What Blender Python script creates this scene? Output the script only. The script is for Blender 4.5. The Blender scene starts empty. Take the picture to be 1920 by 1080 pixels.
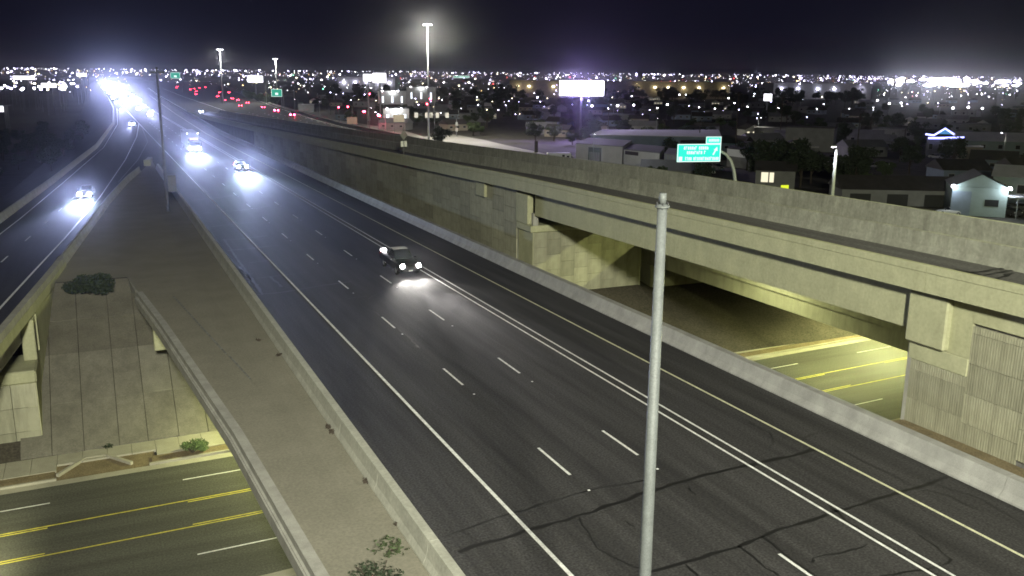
import bpy, bmesh, math, random
from mathutils import Vector, Matrix
random.seed(7)
sc = bpy.context.scene
COL = sc.collection
PI = math.pi
V = Vector

# ------------------------------------------------------------------ camera
FPX, YAW, PITCH, ROLL, CAMH = 1675.617, .430685, .230380, .00906512, 16.07445
_cy, _sy, _cp, _sp = math.cos(YAW), math.sin(YAW), math.cos(PITCH), math.sin(PITCH)
FWD = V((_sy*_cp, _cy*_cp, -_sp)); _r = V((_cy, -_sy, 0)); _u = _r.cross(FWD)
RGT = math.cos(ROLL)*_r + math.sin(ROLL)*_u
UPV = -math.sin(ROLL)*_r + math.cos(ROLL)*_u
cd = bpy.data.cameras.new('camera'); cam = bpy.data.objects.new('camera', cd); COL.objects.link(cam)
cd.sensor_width = 36; cd.lens = FPX/1920*36; cd.clip_start = .1; cd.clip_end = 30000
m = Matrix((( RGT.x, UPV.x, -FWD.x, 0), (RGT.y, UPV.y, -FWD.y, 0), (RGT.z, UPV.z, -FWD.z, CAMH), (0, 0, 0, 1)))
cam.matrix_world = m
sc.camera = cam

# ------------------------------------------------------------------ night sky, exposure
w = bpy.data.worlds.new('World'); sc.world = w; w.use_nodes = True
nt = w.node_tree; nt.nodes.clear()
wo = nt.nodes.new('ShaderNodeOutputWorld'); bg = nt.nodes.new('ShaderNodeBackground')
tc = nt.nodes.new('ShaderNodeTexCoord'); sx = nt.nodes.new('ShaderNodeSeparateXYZ'); cr = nt.nodes.new('ShaderNodeValToRGB')
nt.links.new(tc.outputs['Generated'], sx.inputs[0]); nt.links.new(sx.outputs['Z'], cr.inputs[0])
nt.links.new(cr.outputs[0], bg.inputs[0]); nt.links.new(bg.outputs[0], wo.inputs[0])
e = cr.color_ramp.elements
e[0].position = 0.0; e[0].color = (.0088, .0084, .0170, 1)
e[1].position = 1.0; e[1].color = (.0060, .0060, .0130, 1)
x = cr.color_ramp.elements.new(.035); x.color = (.0055, .0052, .0120, 1)
x = cr.color_ramp.elements.new(.11); x.color = (.0046, .0044, .0105, 1)
bg.inputs[1].default_value = 1.0
vs = sc.view_settings
vs.view_transform = 'Standard'; vs.look = 'None'; vs.gamma = 1; vs.exposure = 0; vs.use_curve_mapping = False
cy = sc.cycles
cy.use_denoising = True; cy.sample_clamp_direct = 150.0; cy.sample_clamp_indirect = 4.0; cy.max_bounces = 5; cy.diffuse_bounces = 3; cy.glossy_bounces = 3
cy.volume_bounces = 0; cy.transparent_max_bounces = 8; cy.caustics_reflective = False; cy.caustics_refractive = False
cy.filter_width = 1.7; cy.use_light_tree = True

# ------------------------------------------------------------------ helpers
def ray(px, py):
    return FWD + (px-960)/FPX*RGT - (py-540)/FPX*UPV
def G(px, py, z=0.0):
    """point of the level z that stands at that place of the view"""
    d = ray(px, py); t = (z-CAMH)/d.z
    return V((d.x*t, d.y*t, z))
def D(px, py, depth):
    d = ray(px, py); return V((d.x*depth, d.y*depth, CAMH+d.z*depth))
def AX(px, py, X):
    d = ray(px, py); t = X/d.x
    return V((X, d.y*t, CAMH+d.z*t))

class MB:
    """collects vertices and faces of one mesh"""
    def __init__(s): s.v = []; s.f = []
    def add(s, vs_, fs):
        n = len(s.v); s.v += [tuple(q) for q in vs_]; s.f += [tuple(i+n for i in f) for f in fs]; return s
    def box(s, a, b, rz=0, c=None):
        (x0, y0, z0), (x1, y1, z1) = a, b
        p = [(x0,y0,z0),(x1,y0,z0),(x1,y1,z0),(x0,y1,z0),(x0,y0,z1),(x1,y0,z1),(x1,y1,z1),(x0,y1,z1)]
        if rz:
            c = c or ((x0+x1)/2, (y0+y1)/2); cs, sn = math.cos(rz), math.sin(rz)
            p = [(c[0]+(q[0]-c[0])*cs-(q[1]-c[1])*sn, c[1]+(q[0]-c[0])*sn+(q[1]-c[1])*cs, q[2]) for q in p]
        return s.add(p, [(3,2,1,0),(4,5,6,7),(0,1,5,4),(1,2,6,5),(2,3,7,6),(3,0,4,7)])
    def bbox(s, a, b, bev=.03):
        """box with chamfered edges"""
        bm = bmesh.new(); bmesh.ops.create_cube(bm, size=1)
        for q in bm.verts:
            q.co = V(((a[i]+b[i])/2+(b[i]-a[i])*q.co[i] for i in range(3)))
        bmesh.ops.bevel(bm, geom=bm.edges[:], offset=bev, segments=1, affect='EDGES')
        bm.verts.index_update()
        s.add([q.co[:] for q in bm.verts], [[q.index for q in f.verts] for f in bm.faces]); bm.free(); return s
    def prism(s, pts, z0, z1):
        n = len(pts)
        return s.add([(p[0],p[1],z0) for p in pts]+[(p[0],p[1],z1) for p in pts],
            [tuple(range(n))[::-1], tuple(range(n, 2*n))]+[(i,(i+1)%n,n+(i+1)%n,n+i) for i in range(n)])
    def ring_loft(s, rings, caps=True):
        n = len(rings[0]); k = len(s.v)
        for r in rings: s.v += [tuple(q) for q in r]
        for j in range(len(rings)-1):
            for i in range(n):
                a, b = k+j*n+i, k+j*n+(i+1)%n
                s.f.append((a, b, b+n, a+n))
        if caps:
            s.f.append(tuple(k+i for i in range(n))[::-1]); s.f.append(tuple(k+(len(rings)-1)*n+i for i in range(n)))
        return s
    def tube(s, pts, rad, n=8):
        pts = [V(p) for p in pts]; rads = rad if isinstance(rad, (list, tuple)) else [rad]*len(pts); rings = []
        for i, p in enumerate(pts):
            t = (pts[min(i+1, len(pts)-1)]-pts[max(i-1, 0)]).normalized()
            a = V((0,0,1)) if abs(t.z) < .9 else V((1,0,0))
            x = t.cross(a).normalized(); y = t.cross(x)
            rings.append([p+rads[i]*(math.cos(2*PI*k/n)*x+math.sin(2*PI*k/n)*y) for k in range(n)])
        return s.ring_loft(rings)
    def sweep(s, path, prof, caps=True):
        """profile (offset to the right of travel, height) swept along a path of (x, y, z)"""
        path = [V(p) if len(p) == 3 else V((p[0], p[1], 0)) for p in path]; rings = []
        for i, p in enumerate(path):
            t = path[min(i+1, len(path)-1)]-path[max(i-1, 0)]; t.z = 0; t.normalize(); r = V((t.y, -t.x, 0))
            rings.append([p+r*o+V((0,0,h)) for o, h in prof])
        return s.ring_loft(rings, caps)
    def strip(s, L, R):
        k = len(s.v); s.v += [tuple(q) for q in L]+[tuple(q) for q in R]; n = len(L)
        for i in range(n-1): s.f.append((k+i, k+n+i, k+n+i+1, k+i+1))
        return s
    def ribbon(s, path, wd, lift=0.0):
        path = [V(p) if len(p) == 3 else V((p[0], p[1], 0)) for p in path]; L = []; R = []
        for i, p in enumerate(path):
            t = path[min(i+1, len(path)-1)]-path[max(i-1, 0)]; t.z = 0; t.normalize(); r = V((t.y, -t.x, 0))
            ww = wd[i] if isinstance(wd, (list, tuple)) else wd
            L.append(p-r*ww/2+V((0,0,lift))); R.append(p+r*ww/2+V((0,0,lift)))
        return s.strip(L, R)
    def disc(s, c, r, nrm=(0,-1,0), n=10, th=.03):
        c = V(c); t = V(nrm).normalized()
        return s.tube([c, c+t*th], r, n)
    def mesh(s, name, smooth=False):
        me = bpy.data.meshes.new(name); me.from_pydata(s.v, [], s.f); me.update()
        bm = bmesh.new(); bm.from_mesh(me); bmesh.ops.recalc_face_normals(bm, faces=bm.faces); bm.to_mesh(me); bm.free()
        if smooth:
            for p in me.polygons: p.use_smooth = True
        return me
    def ob(s, name, mat, parent=None, smooth=False, loc=None):
        me = s.mesh(name, smooth); me.materials.append(M[mat] if isinstance(mat, str) else mat)
        return link(name, me, parent, loc)
def link(name, data, parent=None, loc=None, rot=None):
    o = bpy.data.objects.new(name, data); COL.objects.link(o)
    if parent is not None: o.parent = parent
    if loc is not None: o.location = loc
    if rot is not None: o.rotation_euler = rot
    return o
def empty(name, loc=(0,0,0), rz=0):
    o = bpy.data.objects.new(name, None); COL.objects.link(o); o.location = loc; o.rotation_euler = (0,0,rz)
    o.empty_display_size = .3
    return o
def tag(o, label=None, cat=None, group=None, kind=None):
    if label: o['label'] = label
    if cat: o['category'] = cat
    if group: o['group'] = group
    if kind: o['kind'] = kind
    return o
def copy_tree(o, parent=None):
    c = o.copy(); COL.objects.link(c); c.parent = parent
    for ch in list(o.children): copy_tree(ch, c)
    return c
def place(o, loc, rz=0, sc_=None):
    o.location = loc; o.rotation_euler = (0,0,rz)
    if sc_: o.scale = (sc_,)*3 if not isinstance(sc_, (tuple, list)) else sc_
    return o
def lerp_pts(P, y):
    """x of a polyline (x, y) at y"""
    if y <= P[0][1]:
        (a, b), (c, d) = P[0], P[1]
    else:
        for i in range(len(P)-1):
            if y <= P[i+1][1] or i == len(P)-2:
                (a, b), (c, d) = P[i], P[i+1]; break
    return a+(c-a)*(y-b)/(d-b)
def lamp(name, loc, watts, col, parent=None, spot=None, blend=.5, aim=None, rad=.15):
    ld = bpy.data.lights.new(name, 'SPOT' if spot else 'POINT'); ld.energy = watts; ld.color = col; ld.shadow_soft_size = rad
    if spot: ld.spot_size = math.radians(spot); ld.spot_blend = blend
    o = bpy.data.objects.new(name, ld); COL.objects.link(o); o.location = loc
    if parent is not None: o.parent = parent
    if aim is not None:
        o.rotation_euler = V(aim).to_track_quat('-Z', 'Y').to_euler()
    elif spot: o.rotation_euler = (0,0,0)
    return o

# ------------------------------------------------------------------ materials
M = {}
def mat(name, col, rough=.8, var=0.0, scale=1.0, col2=None, bump=0.0, bscale=40.0, metal=0.0, spec=.3, stretch=None, speck=0.0, emis=None, es=0.0, detail=6, nosample=False, streak=0.0, sscale=None, blotch=0.0):
    mt = bpy.data.materials.new(name); mt.use_nodes = True; n = mt.node_tree; b = n.nodes['Principled BSDF']
    b.inputs['Roughness'].default_value = rough; b.inputs['Metallic'].default_value = metal
    b.inputs['Specular IOR Level'].default_value = spec
    L = n.links.new
    rgb = (*col, 1)
    b.inputs['Base Color'].default_value = rgb
    src = None
    if var or col2 or speck or streak or bump:
        t = n.nodes.new('ShaderNodeTexCoord'); mp = n.nodes.new('ShaderNodeMapping'); L(t.outputs['Object'], mp.inputs[0])
        if stretch: mp.inputs['Scale'].default_value = stretch
    if var or col2:
        nz = n.nodes.new('ShaderNodeTexNoise'); nz.inputs['Scale'].default_value = scale; nz.inputs['Detail'].default_value = detail
        nz.inputs['Roughness'].default_value = .62; L(mp.outputs[0], nz.inputs['Vector'])
        rp = n.nodes.new('ShaderNodeValToRGB'); L(nz.outputs['Fac'], rp.inputs[0])
        c2 = col2 if col2 else tuple(c*(1+var) for c in col); c1 = col if col2 else tuple(c*(1-var) for c in col)
        rp.color_ramp.elements[0].position = .32; rp.color_ramp.elements[0].color = (*c1, 1)
        rp.color_ramp.elements[1].position = .68; rp.color_ramp.elements[1].color = (*c2, 1)
        src = rp.outputs[0]
    def mul(src, fac_socket, amount, lo, hi):
        mr = n.nodes.new('ShaderNodeMapRange'); mr.inputs['From Min'].default_value = lo; mr.inputs['From Max'].default_value = hi
        mr.inputs['To Min'].default_value = 1-amount; mr.inputs['To Max'].default_value = 1+amount*.6
        L(fac_socket, mr.inputs['Value'])
        mx = n.nodes.new('ShaderNodeMix'); mx.data_type = 'RGBA'; mx.blend_type = 'MULTIPLY'; mx.inputs[0].default_value = 1
        if src is None: mx.inputs[6].default_value = rgb
        else: L(src, mx.inputs[6])
        L(mr.outputs[0], mx.inputs[7]); return mx.outputs[2]
    if speck:
        n2 = n.nodes.new('ShaderNodeTexNoise'); n2.inputs['Scale'].default_value = sscale or bscale; n2.inputs['Detail'].default_value = 3
        L(t.outputs['Object'], n2.inputs['Vector']); src = mul(src, n2.outputs['Fac'], speck, .3, .7)
    if streak:
        mp3 = n.nodes.new('ShaderNodeMapping'); L(t.outputs['Object'], mp3.inputs[0]); mp3.inputs['Scale'].default_value = (1.6, 1.6, .22)
        n3 = n.nodes.new('ShaderNodeTexNoise'); n3.inputs['Scale'].default_value = 1.0; n3.inputs['Detail'].default_value = 7
        n3.inputs['Roughness'].default_value = .7; L(mp3.outputs[0], n3.inputs['Vector']); src = mul(src, n3.outputs['Fac'], streak, .40, .58)
    if blotch:
        n5 = n.nodes.new('ShaderNodeTexNoise'); n5.inputs['Scale'].default_value = 1.5; n5.inputs['Detail'].default_value = 8
        n5.inputs['Roughness'].default_value = .72; L(t.outputs['Object'], n5.inputs['Vector']); src = mul(src, n5.outputs['Fac'], blotch, .56, .47)
    if src is not None: L(src, b.inputs['Base Color'])
    if bump:
        n4 = n.nodes.new('ShaderNodeTexNoise'); n4.inputs['Scale'].default_value = bscale; n4.inputs['Detail'].default_value = 4
        L(t.outputs['Object'], n4.inputs['Vector']); bp = n.nodes.new('ShaderNodeBump'); bp.inputs['Strength'].default_value = bump
        bp.inputs['Distance'].default_value = .02; L(n4.outputs['Fac'], bp.inputs['Height']); L(bp.outputs[0], b.inputs['Normal'])
    if emis:
        b.inputs['Emission Color'].default_value = (*emis, 1); b.inputs['Emission Strength'].default_value = es
    if nosample: mt.cycles.emission_sampling = 'NONE'
    M[name] = mt
    return mt
def glow(name, col, es, sample=False):
    mt = mat(name, (.02,.02,.02), .5, emis=col, es=es)
    mt.cycles.emission_sampling = 'AUTO' if sample else 'NONE'
    return mt
mat('asphalt', (.053,.051,.051), .80, var=.36, scale=.8, bump=.5, bscale=40, spec=.14, speck=.5, sscale=11, stretch=(1.3,.07,1))
mat('asphalt_street', (.096,.095,.080), .7, var=.22, scale=.8, bump=.3, bscale=45, spec=.3, speck=.4, sscale=9, stretch=(.07,1.2,1))
mat('asphalt_far', (.040,.039,.040), .82, var=.3, scale=.8, spec=.13, stretch=(1,.08,1), speck=.3, sscale=5)
mat('tar', (.016,.0155,.016), .5, spec=.25)
mat('paint_white', (.80,.80,.78), .6, var=.22, scale=3.5, bump=.1, speck=.2, bscale=22)
mat('paint_worn', (.20,.20,.19), .7, var=.5, scale=2.5, speck=.4, bscale=18)
mat('paint_yellow', (.68,.67,.47), .6, var=.2, scale=3, speck=.2, bscale=22)
mat('paint_street_yellow', (.64,.57,.09), .6, var=.25, scale=3, speck=.2, bscale=22)
mat('concrete', (.36,.35,.32), .85, var=.14, scale=.6, bump=.2, bscale=30, speck=.12, streak=.10)
mat('concrete_barrier', (.34,.335,.32), .85, var=.16, scale=.8, bump=.2, bscale=30, speck=.14, streak=.07)
mat('concrete_lit', (.43,.425,.37), .85, var=.12, scale=.9, bump=.2, bscale=30, speck=.14, sscale=7, streak=.05)  # lightened base colour stands in for lamp light on the gore barrier
mat('concrete_stained', (.295,.295,.250), .88, var=.12, scale=.5, bump=.2, bscale=25, speck=.14, sscale=5, streak=.15, blotch=.06)
mat('deck_grey', (.17,.165,.15), .85, var=.2, scale=.8, stretch=(1,.08,1), speck=.3, sscale=6)
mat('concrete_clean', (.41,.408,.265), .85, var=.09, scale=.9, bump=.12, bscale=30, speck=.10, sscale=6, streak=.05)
mat('concrete_dark', (.16,.155,.15), .9, var=.15, scale=.5, streak=.3)
for k in range(5):
    f = (1.0, .90, 1.08, .82, 1.16)[k]
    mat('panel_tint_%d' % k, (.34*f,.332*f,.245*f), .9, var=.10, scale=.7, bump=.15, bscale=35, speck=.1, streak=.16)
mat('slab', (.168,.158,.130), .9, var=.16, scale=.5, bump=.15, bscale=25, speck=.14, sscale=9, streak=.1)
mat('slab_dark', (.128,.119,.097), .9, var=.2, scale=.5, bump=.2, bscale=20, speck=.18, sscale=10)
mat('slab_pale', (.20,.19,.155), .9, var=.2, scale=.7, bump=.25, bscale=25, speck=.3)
mat('sidewalk', (.38,.36,.29), .9, var=.12, scale=.8, speck=.12, bscale=20)
mat('dirt', (.222,.208,.166), .95, scale=.3, bump=.3, bscale=14, speck=.16, sscale=9, col2=(.272,.254,.205))
mat('dirt_tan', (.22,.175,.105), .95, var=.25, scale=.8, bump=.5, bscale=12, speck=.4)
mat('gravel', (.105,.094,.082), .95, var=.25, scale=.3, bump=.8, bscale=9, speck=.5)
mat('earth', (.075,.066,.052), .95, var=.3, scale=.3, bump=.6, bscale=6, speck=.4)
mat('city_ground', (.045,.042,.038), .95, col2=(.085,.08,.068), scale=.012, speck=.3, bscale=.3)
mat('pale_road', (.30,.29,.26), .9, var=.15, scale=.08)
mat('galvanised', (.30,.32,.325), .6, var=.12, scale=4, metal=.0, spec=.4, speck=.15, bscale=30)
mat('pole_grey', (.105,.113,.116), .6, var=.10, scale=4, spec=.4, speck=.2, bscale=30)
mat('galv_dark', (.10,.10,.11), .6, var=.2, scale=3)
mat('steel_dark', (.04,.04,.045), .6)
mat('leaf_dark', (.030,.042,.024), .8, var=.3, scale=2)
mat('leaf_mid', (.055,.075,.035), .8, var=.3, scale=2)
mat('leaf_green', (.10,.145,.055), .8, var=.3, scale=2)
mat('bark', (.06,.048,.038), .9, var=.3, scale=4)
mat('rubber', (.012,.012,.012), .8)
mat('rim', (.30,.30,.32), .4, metal=.7)
mat('glass_dark', (.012,.014,.018), .12, spec=.6)
mat('plate', (.6,.6,.6), .5)
mat('chrome', (.5,.5,.5), .3, metal=.8)
for nm, c in dict(black=(.012,.012,.014), grey=(.07,.07,.075), white=(.55,.55,.54), silver=(.30,.31,.32), red=(.18,.02,.02), blue=(.02,.035,.10)).items():
    mat('car_'+nm, c, .35, spec=.5)
mat('trailer_white', (.22,.22,.24), .6, var=.08, scale=1)
mat('sign_back', (.20,.20,.20), .6, var=.15, scale=4)
mat('sign_white', (.70,.70,.70), .6)
mat('wall_white', (.46,.45,.43), .9, var=.1, scale=.4, speck=.08, bscale=6)
mat('wall_tan', (.26,.23,.18), .9, var=.15, scale=.4)
mat('wall_grey', (.20,.20,.20), .9, var=.15, scale=.4)
mat('wall_blue', (.18,.22,.27), .9, var=.12, scale=.4)
mat('wall_teal', (.24,.30,.29), .9, var=.12, scale=.4)
mat('roof_grey', (.17,.17,.18), .85, var=.15, scale=.3, stretch=(1,.2,1))
mat('roof_pale', (.42,.42,.44), .8, var=.12, scale=.3)
mat('roof_dark', (.05,.045,.045), .9, var=.2, scale=.5)
mat('door_dark', (.03,.03,.03), .7)
mat('window_dark', (.02,.022,.026), .2, spec=.5)
mat('board_dark', (.06,.05,.06), .8)
glow('headlight_lens', (.93,.95,1.0), 160)
glow('headlight_warm', (1.0,.95,.90), 120)
glow('headlight_far', (.86,.90,1.0), 1200)
glow('tail_lens', (1.0,.03,.06), 60)
glow('brake_lens', (1.0,.03,.08), 200)
glow('amber_lens', (1.0,.50,.25), 9)
glow('marker_white', (1.0,.97,1.0), 14)
glow('lamp_white', (.93,.89,1.0), 30)
glow('lamp_cool', (.66,.60,1.0), 26)
glow('lamp_warm', (1.0,.88,.55), 14)
glow('lamp_head', (1.0,.98,.75), 40)
glow('window_lit', (1.0,.92,.66), 1.1)
glow('lamp_orange', (1.0,.62,.22), 14)
glow('lamp_green', (.25,1.0,.55), 9)
glow('lamp_red', (1.0,.08,.08), 14)
glow('lamp_dim', (.90,.86,1.0), 5)
glow('window_cool', (.85,.90,1.0), 2.0)
glow('neon_blue', (.34,.36,1.0), 4.2)
glow('neon_cyan', (.10,.38,.75), .7)
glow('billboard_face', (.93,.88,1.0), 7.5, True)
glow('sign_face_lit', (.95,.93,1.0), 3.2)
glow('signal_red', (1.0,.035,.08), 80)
glow('sign_green_glow', (.0,.72,.50), 1.5)  # sign face emits in place of lamp and headlight light falling on it
glow('sign_legend_glow', (.80,1.0,.93), 1.25)  # lettering emits too, standing in for reflected light
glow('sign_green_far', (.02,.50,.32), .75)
glow('marker_yellow_glow', (.74,.86,.0), 1.05)  # plate given emission to stand in for light it throws back
# ================================================================== the setting
ZS = -9.0                                              # level of the street and the city
HR = [(31.25,-60),(31.25,266),(35.4,412),(46.4,796),(60,1200),(76,1800),(92,2600)]
LB = [(-30,-70),(-22.5,5),(-16.4,60),(-10.75,114),(-6.79,154),(-.58,224),(4.98,331),(8.18,488),(9.2,700),(9.3,1200),(9.3,2600)]
RB = [(-20,-40),(-9.0,40),(-5.85,66.5),(-4.45,78.4),(-3.2,90.5),(-2.1,101.2),(.35,125),(3.4,150),(6.2,168),(7.2,175)]
PAR = [(5.95,-5),(5.75,14),(5.42,25.3),(4.62,39.7),(2.8,60.8),(1.8,70.4)]     # wall along the gore deck
EBI = [(50.5,-60),(50.5,266),(52.5,412),(62,796),(90,1600),(120,2600)]
EBO = [(75.5,-60),(75.5,300),(79,359),(92,520),(118,776),(196,1642),(290,2600)]
SYP = [(-420,35),(-200,46),(-60,51.6),(-7,53.0),(7.3,53.37),(30,55.0),(54,56.45),(65.4,57.05),(200,64.5),(420,76)]
def SY(x, off=0):
    P = [(b, a) for a, b in SYP]; return lerp_pts(P, x)+off
def ys(a, b, n): return [a+(b-a)*i/n for i in range(n+1)]
FAR_Y = [78,90,101.2,125,150,168,175,190,224,260,331,412,488,600,796,1000,1200,1642,2600]

# ---- ground, embankments
g = MB(); R = 16000
g.add([(-R,-R,ZS-.12),(R,-R,ZS-.12),(R,R,ZS-.12),(-R,R,ZS-.12)], [(0,1,2,3)])
tag(g.ob('ground', 'city_ground'), kind='structure')
g = MB(); xl = [lerp_pts(LB, y)-1.2 for y in FAR_Y]; xr = [max(76.6, lerp_pts(EBO, y)+1.2) for y in FAR_Y]
A = [(x-17, y, ZS-.2) for x, y in zip(xl, FAR_Y)]; B = [(x, y, -.10) for x, y in zip(xl, FAR_Y)]
C_ = [(x, y, -.10) for x, y in zip(xr, FAR_Y)]; D_ = [(x+17, y, ZS-.2) for x, y in zip(xr, FAR_Y)]
P1 = [(lerp_pts(HR, y)+1.15, y, -.10) for y in FAR_Y]; P2 = [(p[0]+.05, p[1], -1.5) for p in P1]
P3 = [(max(37.2, p[0]+.3), p[1], -1.5) for p in P1]; P4 = [(p[0]+.1, p[1], -.10) for p in P3]
g.strip(A, B); g.strip(B, P1); g.strip(P1, P2); g.strip(P2, P3); g.strip(P3, P4); g.strip(P4, C_); g.strip(C_, D_)
tag(g.ob('embankment', 'earth'), kind='structure')
# slope under the bridges, on the far side of the street
g = MB(); XS = [-34,-16,-5.6,9,20,31,32.6,36.2,38,49,51,60,77,95]; rows = []
for x in XS:
    toe = 62.0+.16*(x-0)/7*0 + 64.1 - 62.0
    k = min(1, max(0, (x-32.6)/3.4)); zt = -1.62*(1-k)+(-4.35)*k
    if x > 50: zt = -4.9
    if x < 10: zt -= .28
    ztop = -.12 if k == 0 else zt+.3
    rows.append([(x, toe-.6, ZS-.3), (x, toe, ZS-.02), (x, 75.45, zt-.06), (x, 78.2, ztop)])
for a, b in zip(rows, rows[1:]):
    for i in range(3): g.add([a[i], b[i], b[i+1], a[i+1]], [(0,1,2,3)])
tag(g.ob('slope', 'earth'), kind='structure')
# fill on the near side
g = MB(); g.box((-62,-90,ZS-.3), (6.2,21,-.10)); g.box((6.2,-90,ZS-.3), (32.3,31.3,-.10)); g.box((32.3,-90,ZS-.3), (36.85,31.3,-1.6)); g.box((37.3,-90,ZS-.3), (80,31.2,-.14))
tag(g.ob('near_embankment', 'earth'), kind='structure')
g = MB(); g.strip([(32.4,y,-.55) for y in ys(-40,31.3,24)], [(36.95,y,-1.05) for y in ys(-40,31.3,24)])
for i, q in enumerate(g.v): g.v[i] = (q[0], q[1], q[2]+random.uniform(-.05,.07))
tag(g.ob('dirt_strip', 'dirt_tan'), kind='structure')

# ---- slope paving: every slab its own piece
sp = MB(); kx = 9.0/14.0
def spz(y): return ZS+(y-64)*kx
paving = tag(empty('slope_paving', (0,64,ZS)), 'grey concrete slope paving dropping from the gravel gore to the sidewalk', 'paving')
cols = [-6.6,-4.7,-2.72,-.5,1.36,3.4,5.4,7.4,9.2]; rws = [64.02,67.6,71.5,74.4,77.9]
for i in range(len(cols)-1):
    for j in range(len(rws)-1):
        x0, x1, y0, y1 = cols[i]+.022, cols[i+1]-.022, rws[j]+.02, rws[j+1]-.02
        b = MB(); dz = random.uniform(-.02, .02)+ (.05 if j < 2 else 0)
        p = [(x0,y0),(x1,y0),(x1,y1),(x0,y1)]
        b.add([(q[0], q[1]-64, spz(q[1])-.3-ZS) for q in p]+[(q[0], q[1]-64, spz(q[1])+dz-ZS) for q in p],
              [(3,2,1,0),(4,5,6,7),(0,1,5,4),(1,2,6,5),(2,3,7,6),(3,0,4,7)])
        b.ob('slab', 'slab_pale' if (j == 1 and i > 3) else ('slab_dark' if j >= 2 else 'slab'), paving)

# ---- the street below
st = MB(); X = [-420,-200,-60,-30,-7,7.3,20,30,54,65.4,90,130,200,420]
st.strip([(x, SY(x,-10.9), ZS) for x in X][::-1], [(x, SY(x,6.2), ZS) for x in X][::-1])
street = tag(st.ob('street', 'asphalt_street'), kind='structure')
def smark(name, x0, x1, off, wd, mt):
    n = max(1, int((x1-x0)/6)); MB().ribbon([(x, SY(x,off), ZS) for x in ys(x0, x1, n)], wd, .012).ob(name, mt, street)
smark('yellow_line', -150, 240, .10, .11, 'paint_street_yellow'); smark('yellow_line', -150, 240, -3.42, .11, 'paint_street_yellow')
for i in range(-6, 14):
    x = 3.0+12.15*i; smark('yellow_dash', x, x+4.6, -.14, .11, 'paint_street_yellow'); smark('yellow_dash', x, x+4.6, -3.18, .11, 'paint_street_yellow')
    smark('lane_dash', x, x+4.6, 3.2, .12, 'paint_white'); smark('lane_dash', x-.1, x+4.5, -6.75, .12, 'paint_white')
smark('gutter', -120, 240, 6.0, .75, 'sidewalk'); smark('gutter', -120, 240, -10.6, .55, 'sidewalk')
# kerbs, verge and sidewalk, far and near side
def kerb(off0, off1, x0, x1, h, nm, mt, kind='structure'):
    b = MB(); xs = ys(x0, x1, max(2, int((x1-x0)/8)))
    b.sweep([(x, SY(x,(off0+off1)/2), ZS) for x in xs], [(-(off1-off0)/2,-.1),(-(off1-off0)/2,h),((off1-off0)/2,h),((off1-off0)/2,-.1)])
    return b.ob(nm, mt)
tag(kerb(6.4, 6.58, 1.2, 240, .15, 'kerb', 'sidewalk'), kind='structure')
tag(kerb(6.4, 6.58, -120, -4.3, .15, 'kerb', 'sidewalk'), kind='structure')
tag(kerb(-11.06, -10.88, -120, 240, .15, 'kerb', 'sidewalk'), kind='structure')
tag(kerb(-13.2, -11.07, -120, 240, .13, 'near_sidewalk', 'sidewalk'), kind='structure')
b = MB(); xs = ys(1.4, 200, 40); b.strip([(x, SY(x,7.75), ZS+.10) for x in xs], [(x, SY(x,6.58), ZS+.12) for x in xs])
b.strip([(x, SY(x,7.75), ZS+.10) for x in (-120,-60,-30,-7,-4.4)], [(x, SY(x,6.58), ZS+.12) for x in (-120,-60,-30,-7,-4.4)])
b.strip([(x, SY(x,8.75), ZS+.02) for x in (-4.6,-2,0,1.6)], [(x, SY(x,6.2), ZS-.02) for x in (-4.6,-2,0,1.6)])
tag(b.ob('verge', 'dirt_tan'), kind='structure')
walk = tag(empty('sidewalk', (0,62,ZS)), kind='structure')
for i in range(64):
    x0 = -18+1.52*i; x1 = x0+1.495
    inner = 7.75 if not (-4.9 < x0 < 1.3) else 8.7
    q = [(x0, SY(x0,inner)-62), (x1, SY(x1,inner)-62), (x1, SY(x1,10.45)-62), (x0, SY(x0,10.45)-62)]
    MB().prism(q, -.05, .135+random.uniform(-.006,.006)).ob('paving_slab', 'sidewalk', walk)
# drain inlet let into the kerb: two splayed kerbs and a dark opening
inlet = tag(empty('drain_inlet', (-1.4,61,ZS)), 'splayed concrete drain inlet cut into the kerb beside the sidewalk', 'drain inlet')
b = MB(); b.sweep([(-2.85,-.9,0),(-1.3,1.25,0)], [(-.1,-.1),(-.1,.20),(.1,.20),(.1,-.1)]); b.ob('wing_kerb', 'sidewalk', inlet)
b = MB(); b.sweep([(0.05,1.25,0),(1.55,-.75,0)], [(-.1,-.1),(-.1,.20),(.1,.20),(.1,-.1)]); b.ob('wing_kerb', 'sidewalk', inlet)
b = MB(); b.box((-1.3,1.16,-.15), (.05,1.34,.2)); b.ob('head_kerb', 'sidewalk', inlet)
b = MB(); b.box((-1.2,1.05,-.1), (-.05,1.15,.11)); b.ob('opening', 'door_dark', inlet)
b = MB(); b.box((-2.2,.9,-.1), (-1.25,1.3,.10)); b.ob('apron', 'concrete_dark', inlet)

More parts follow.
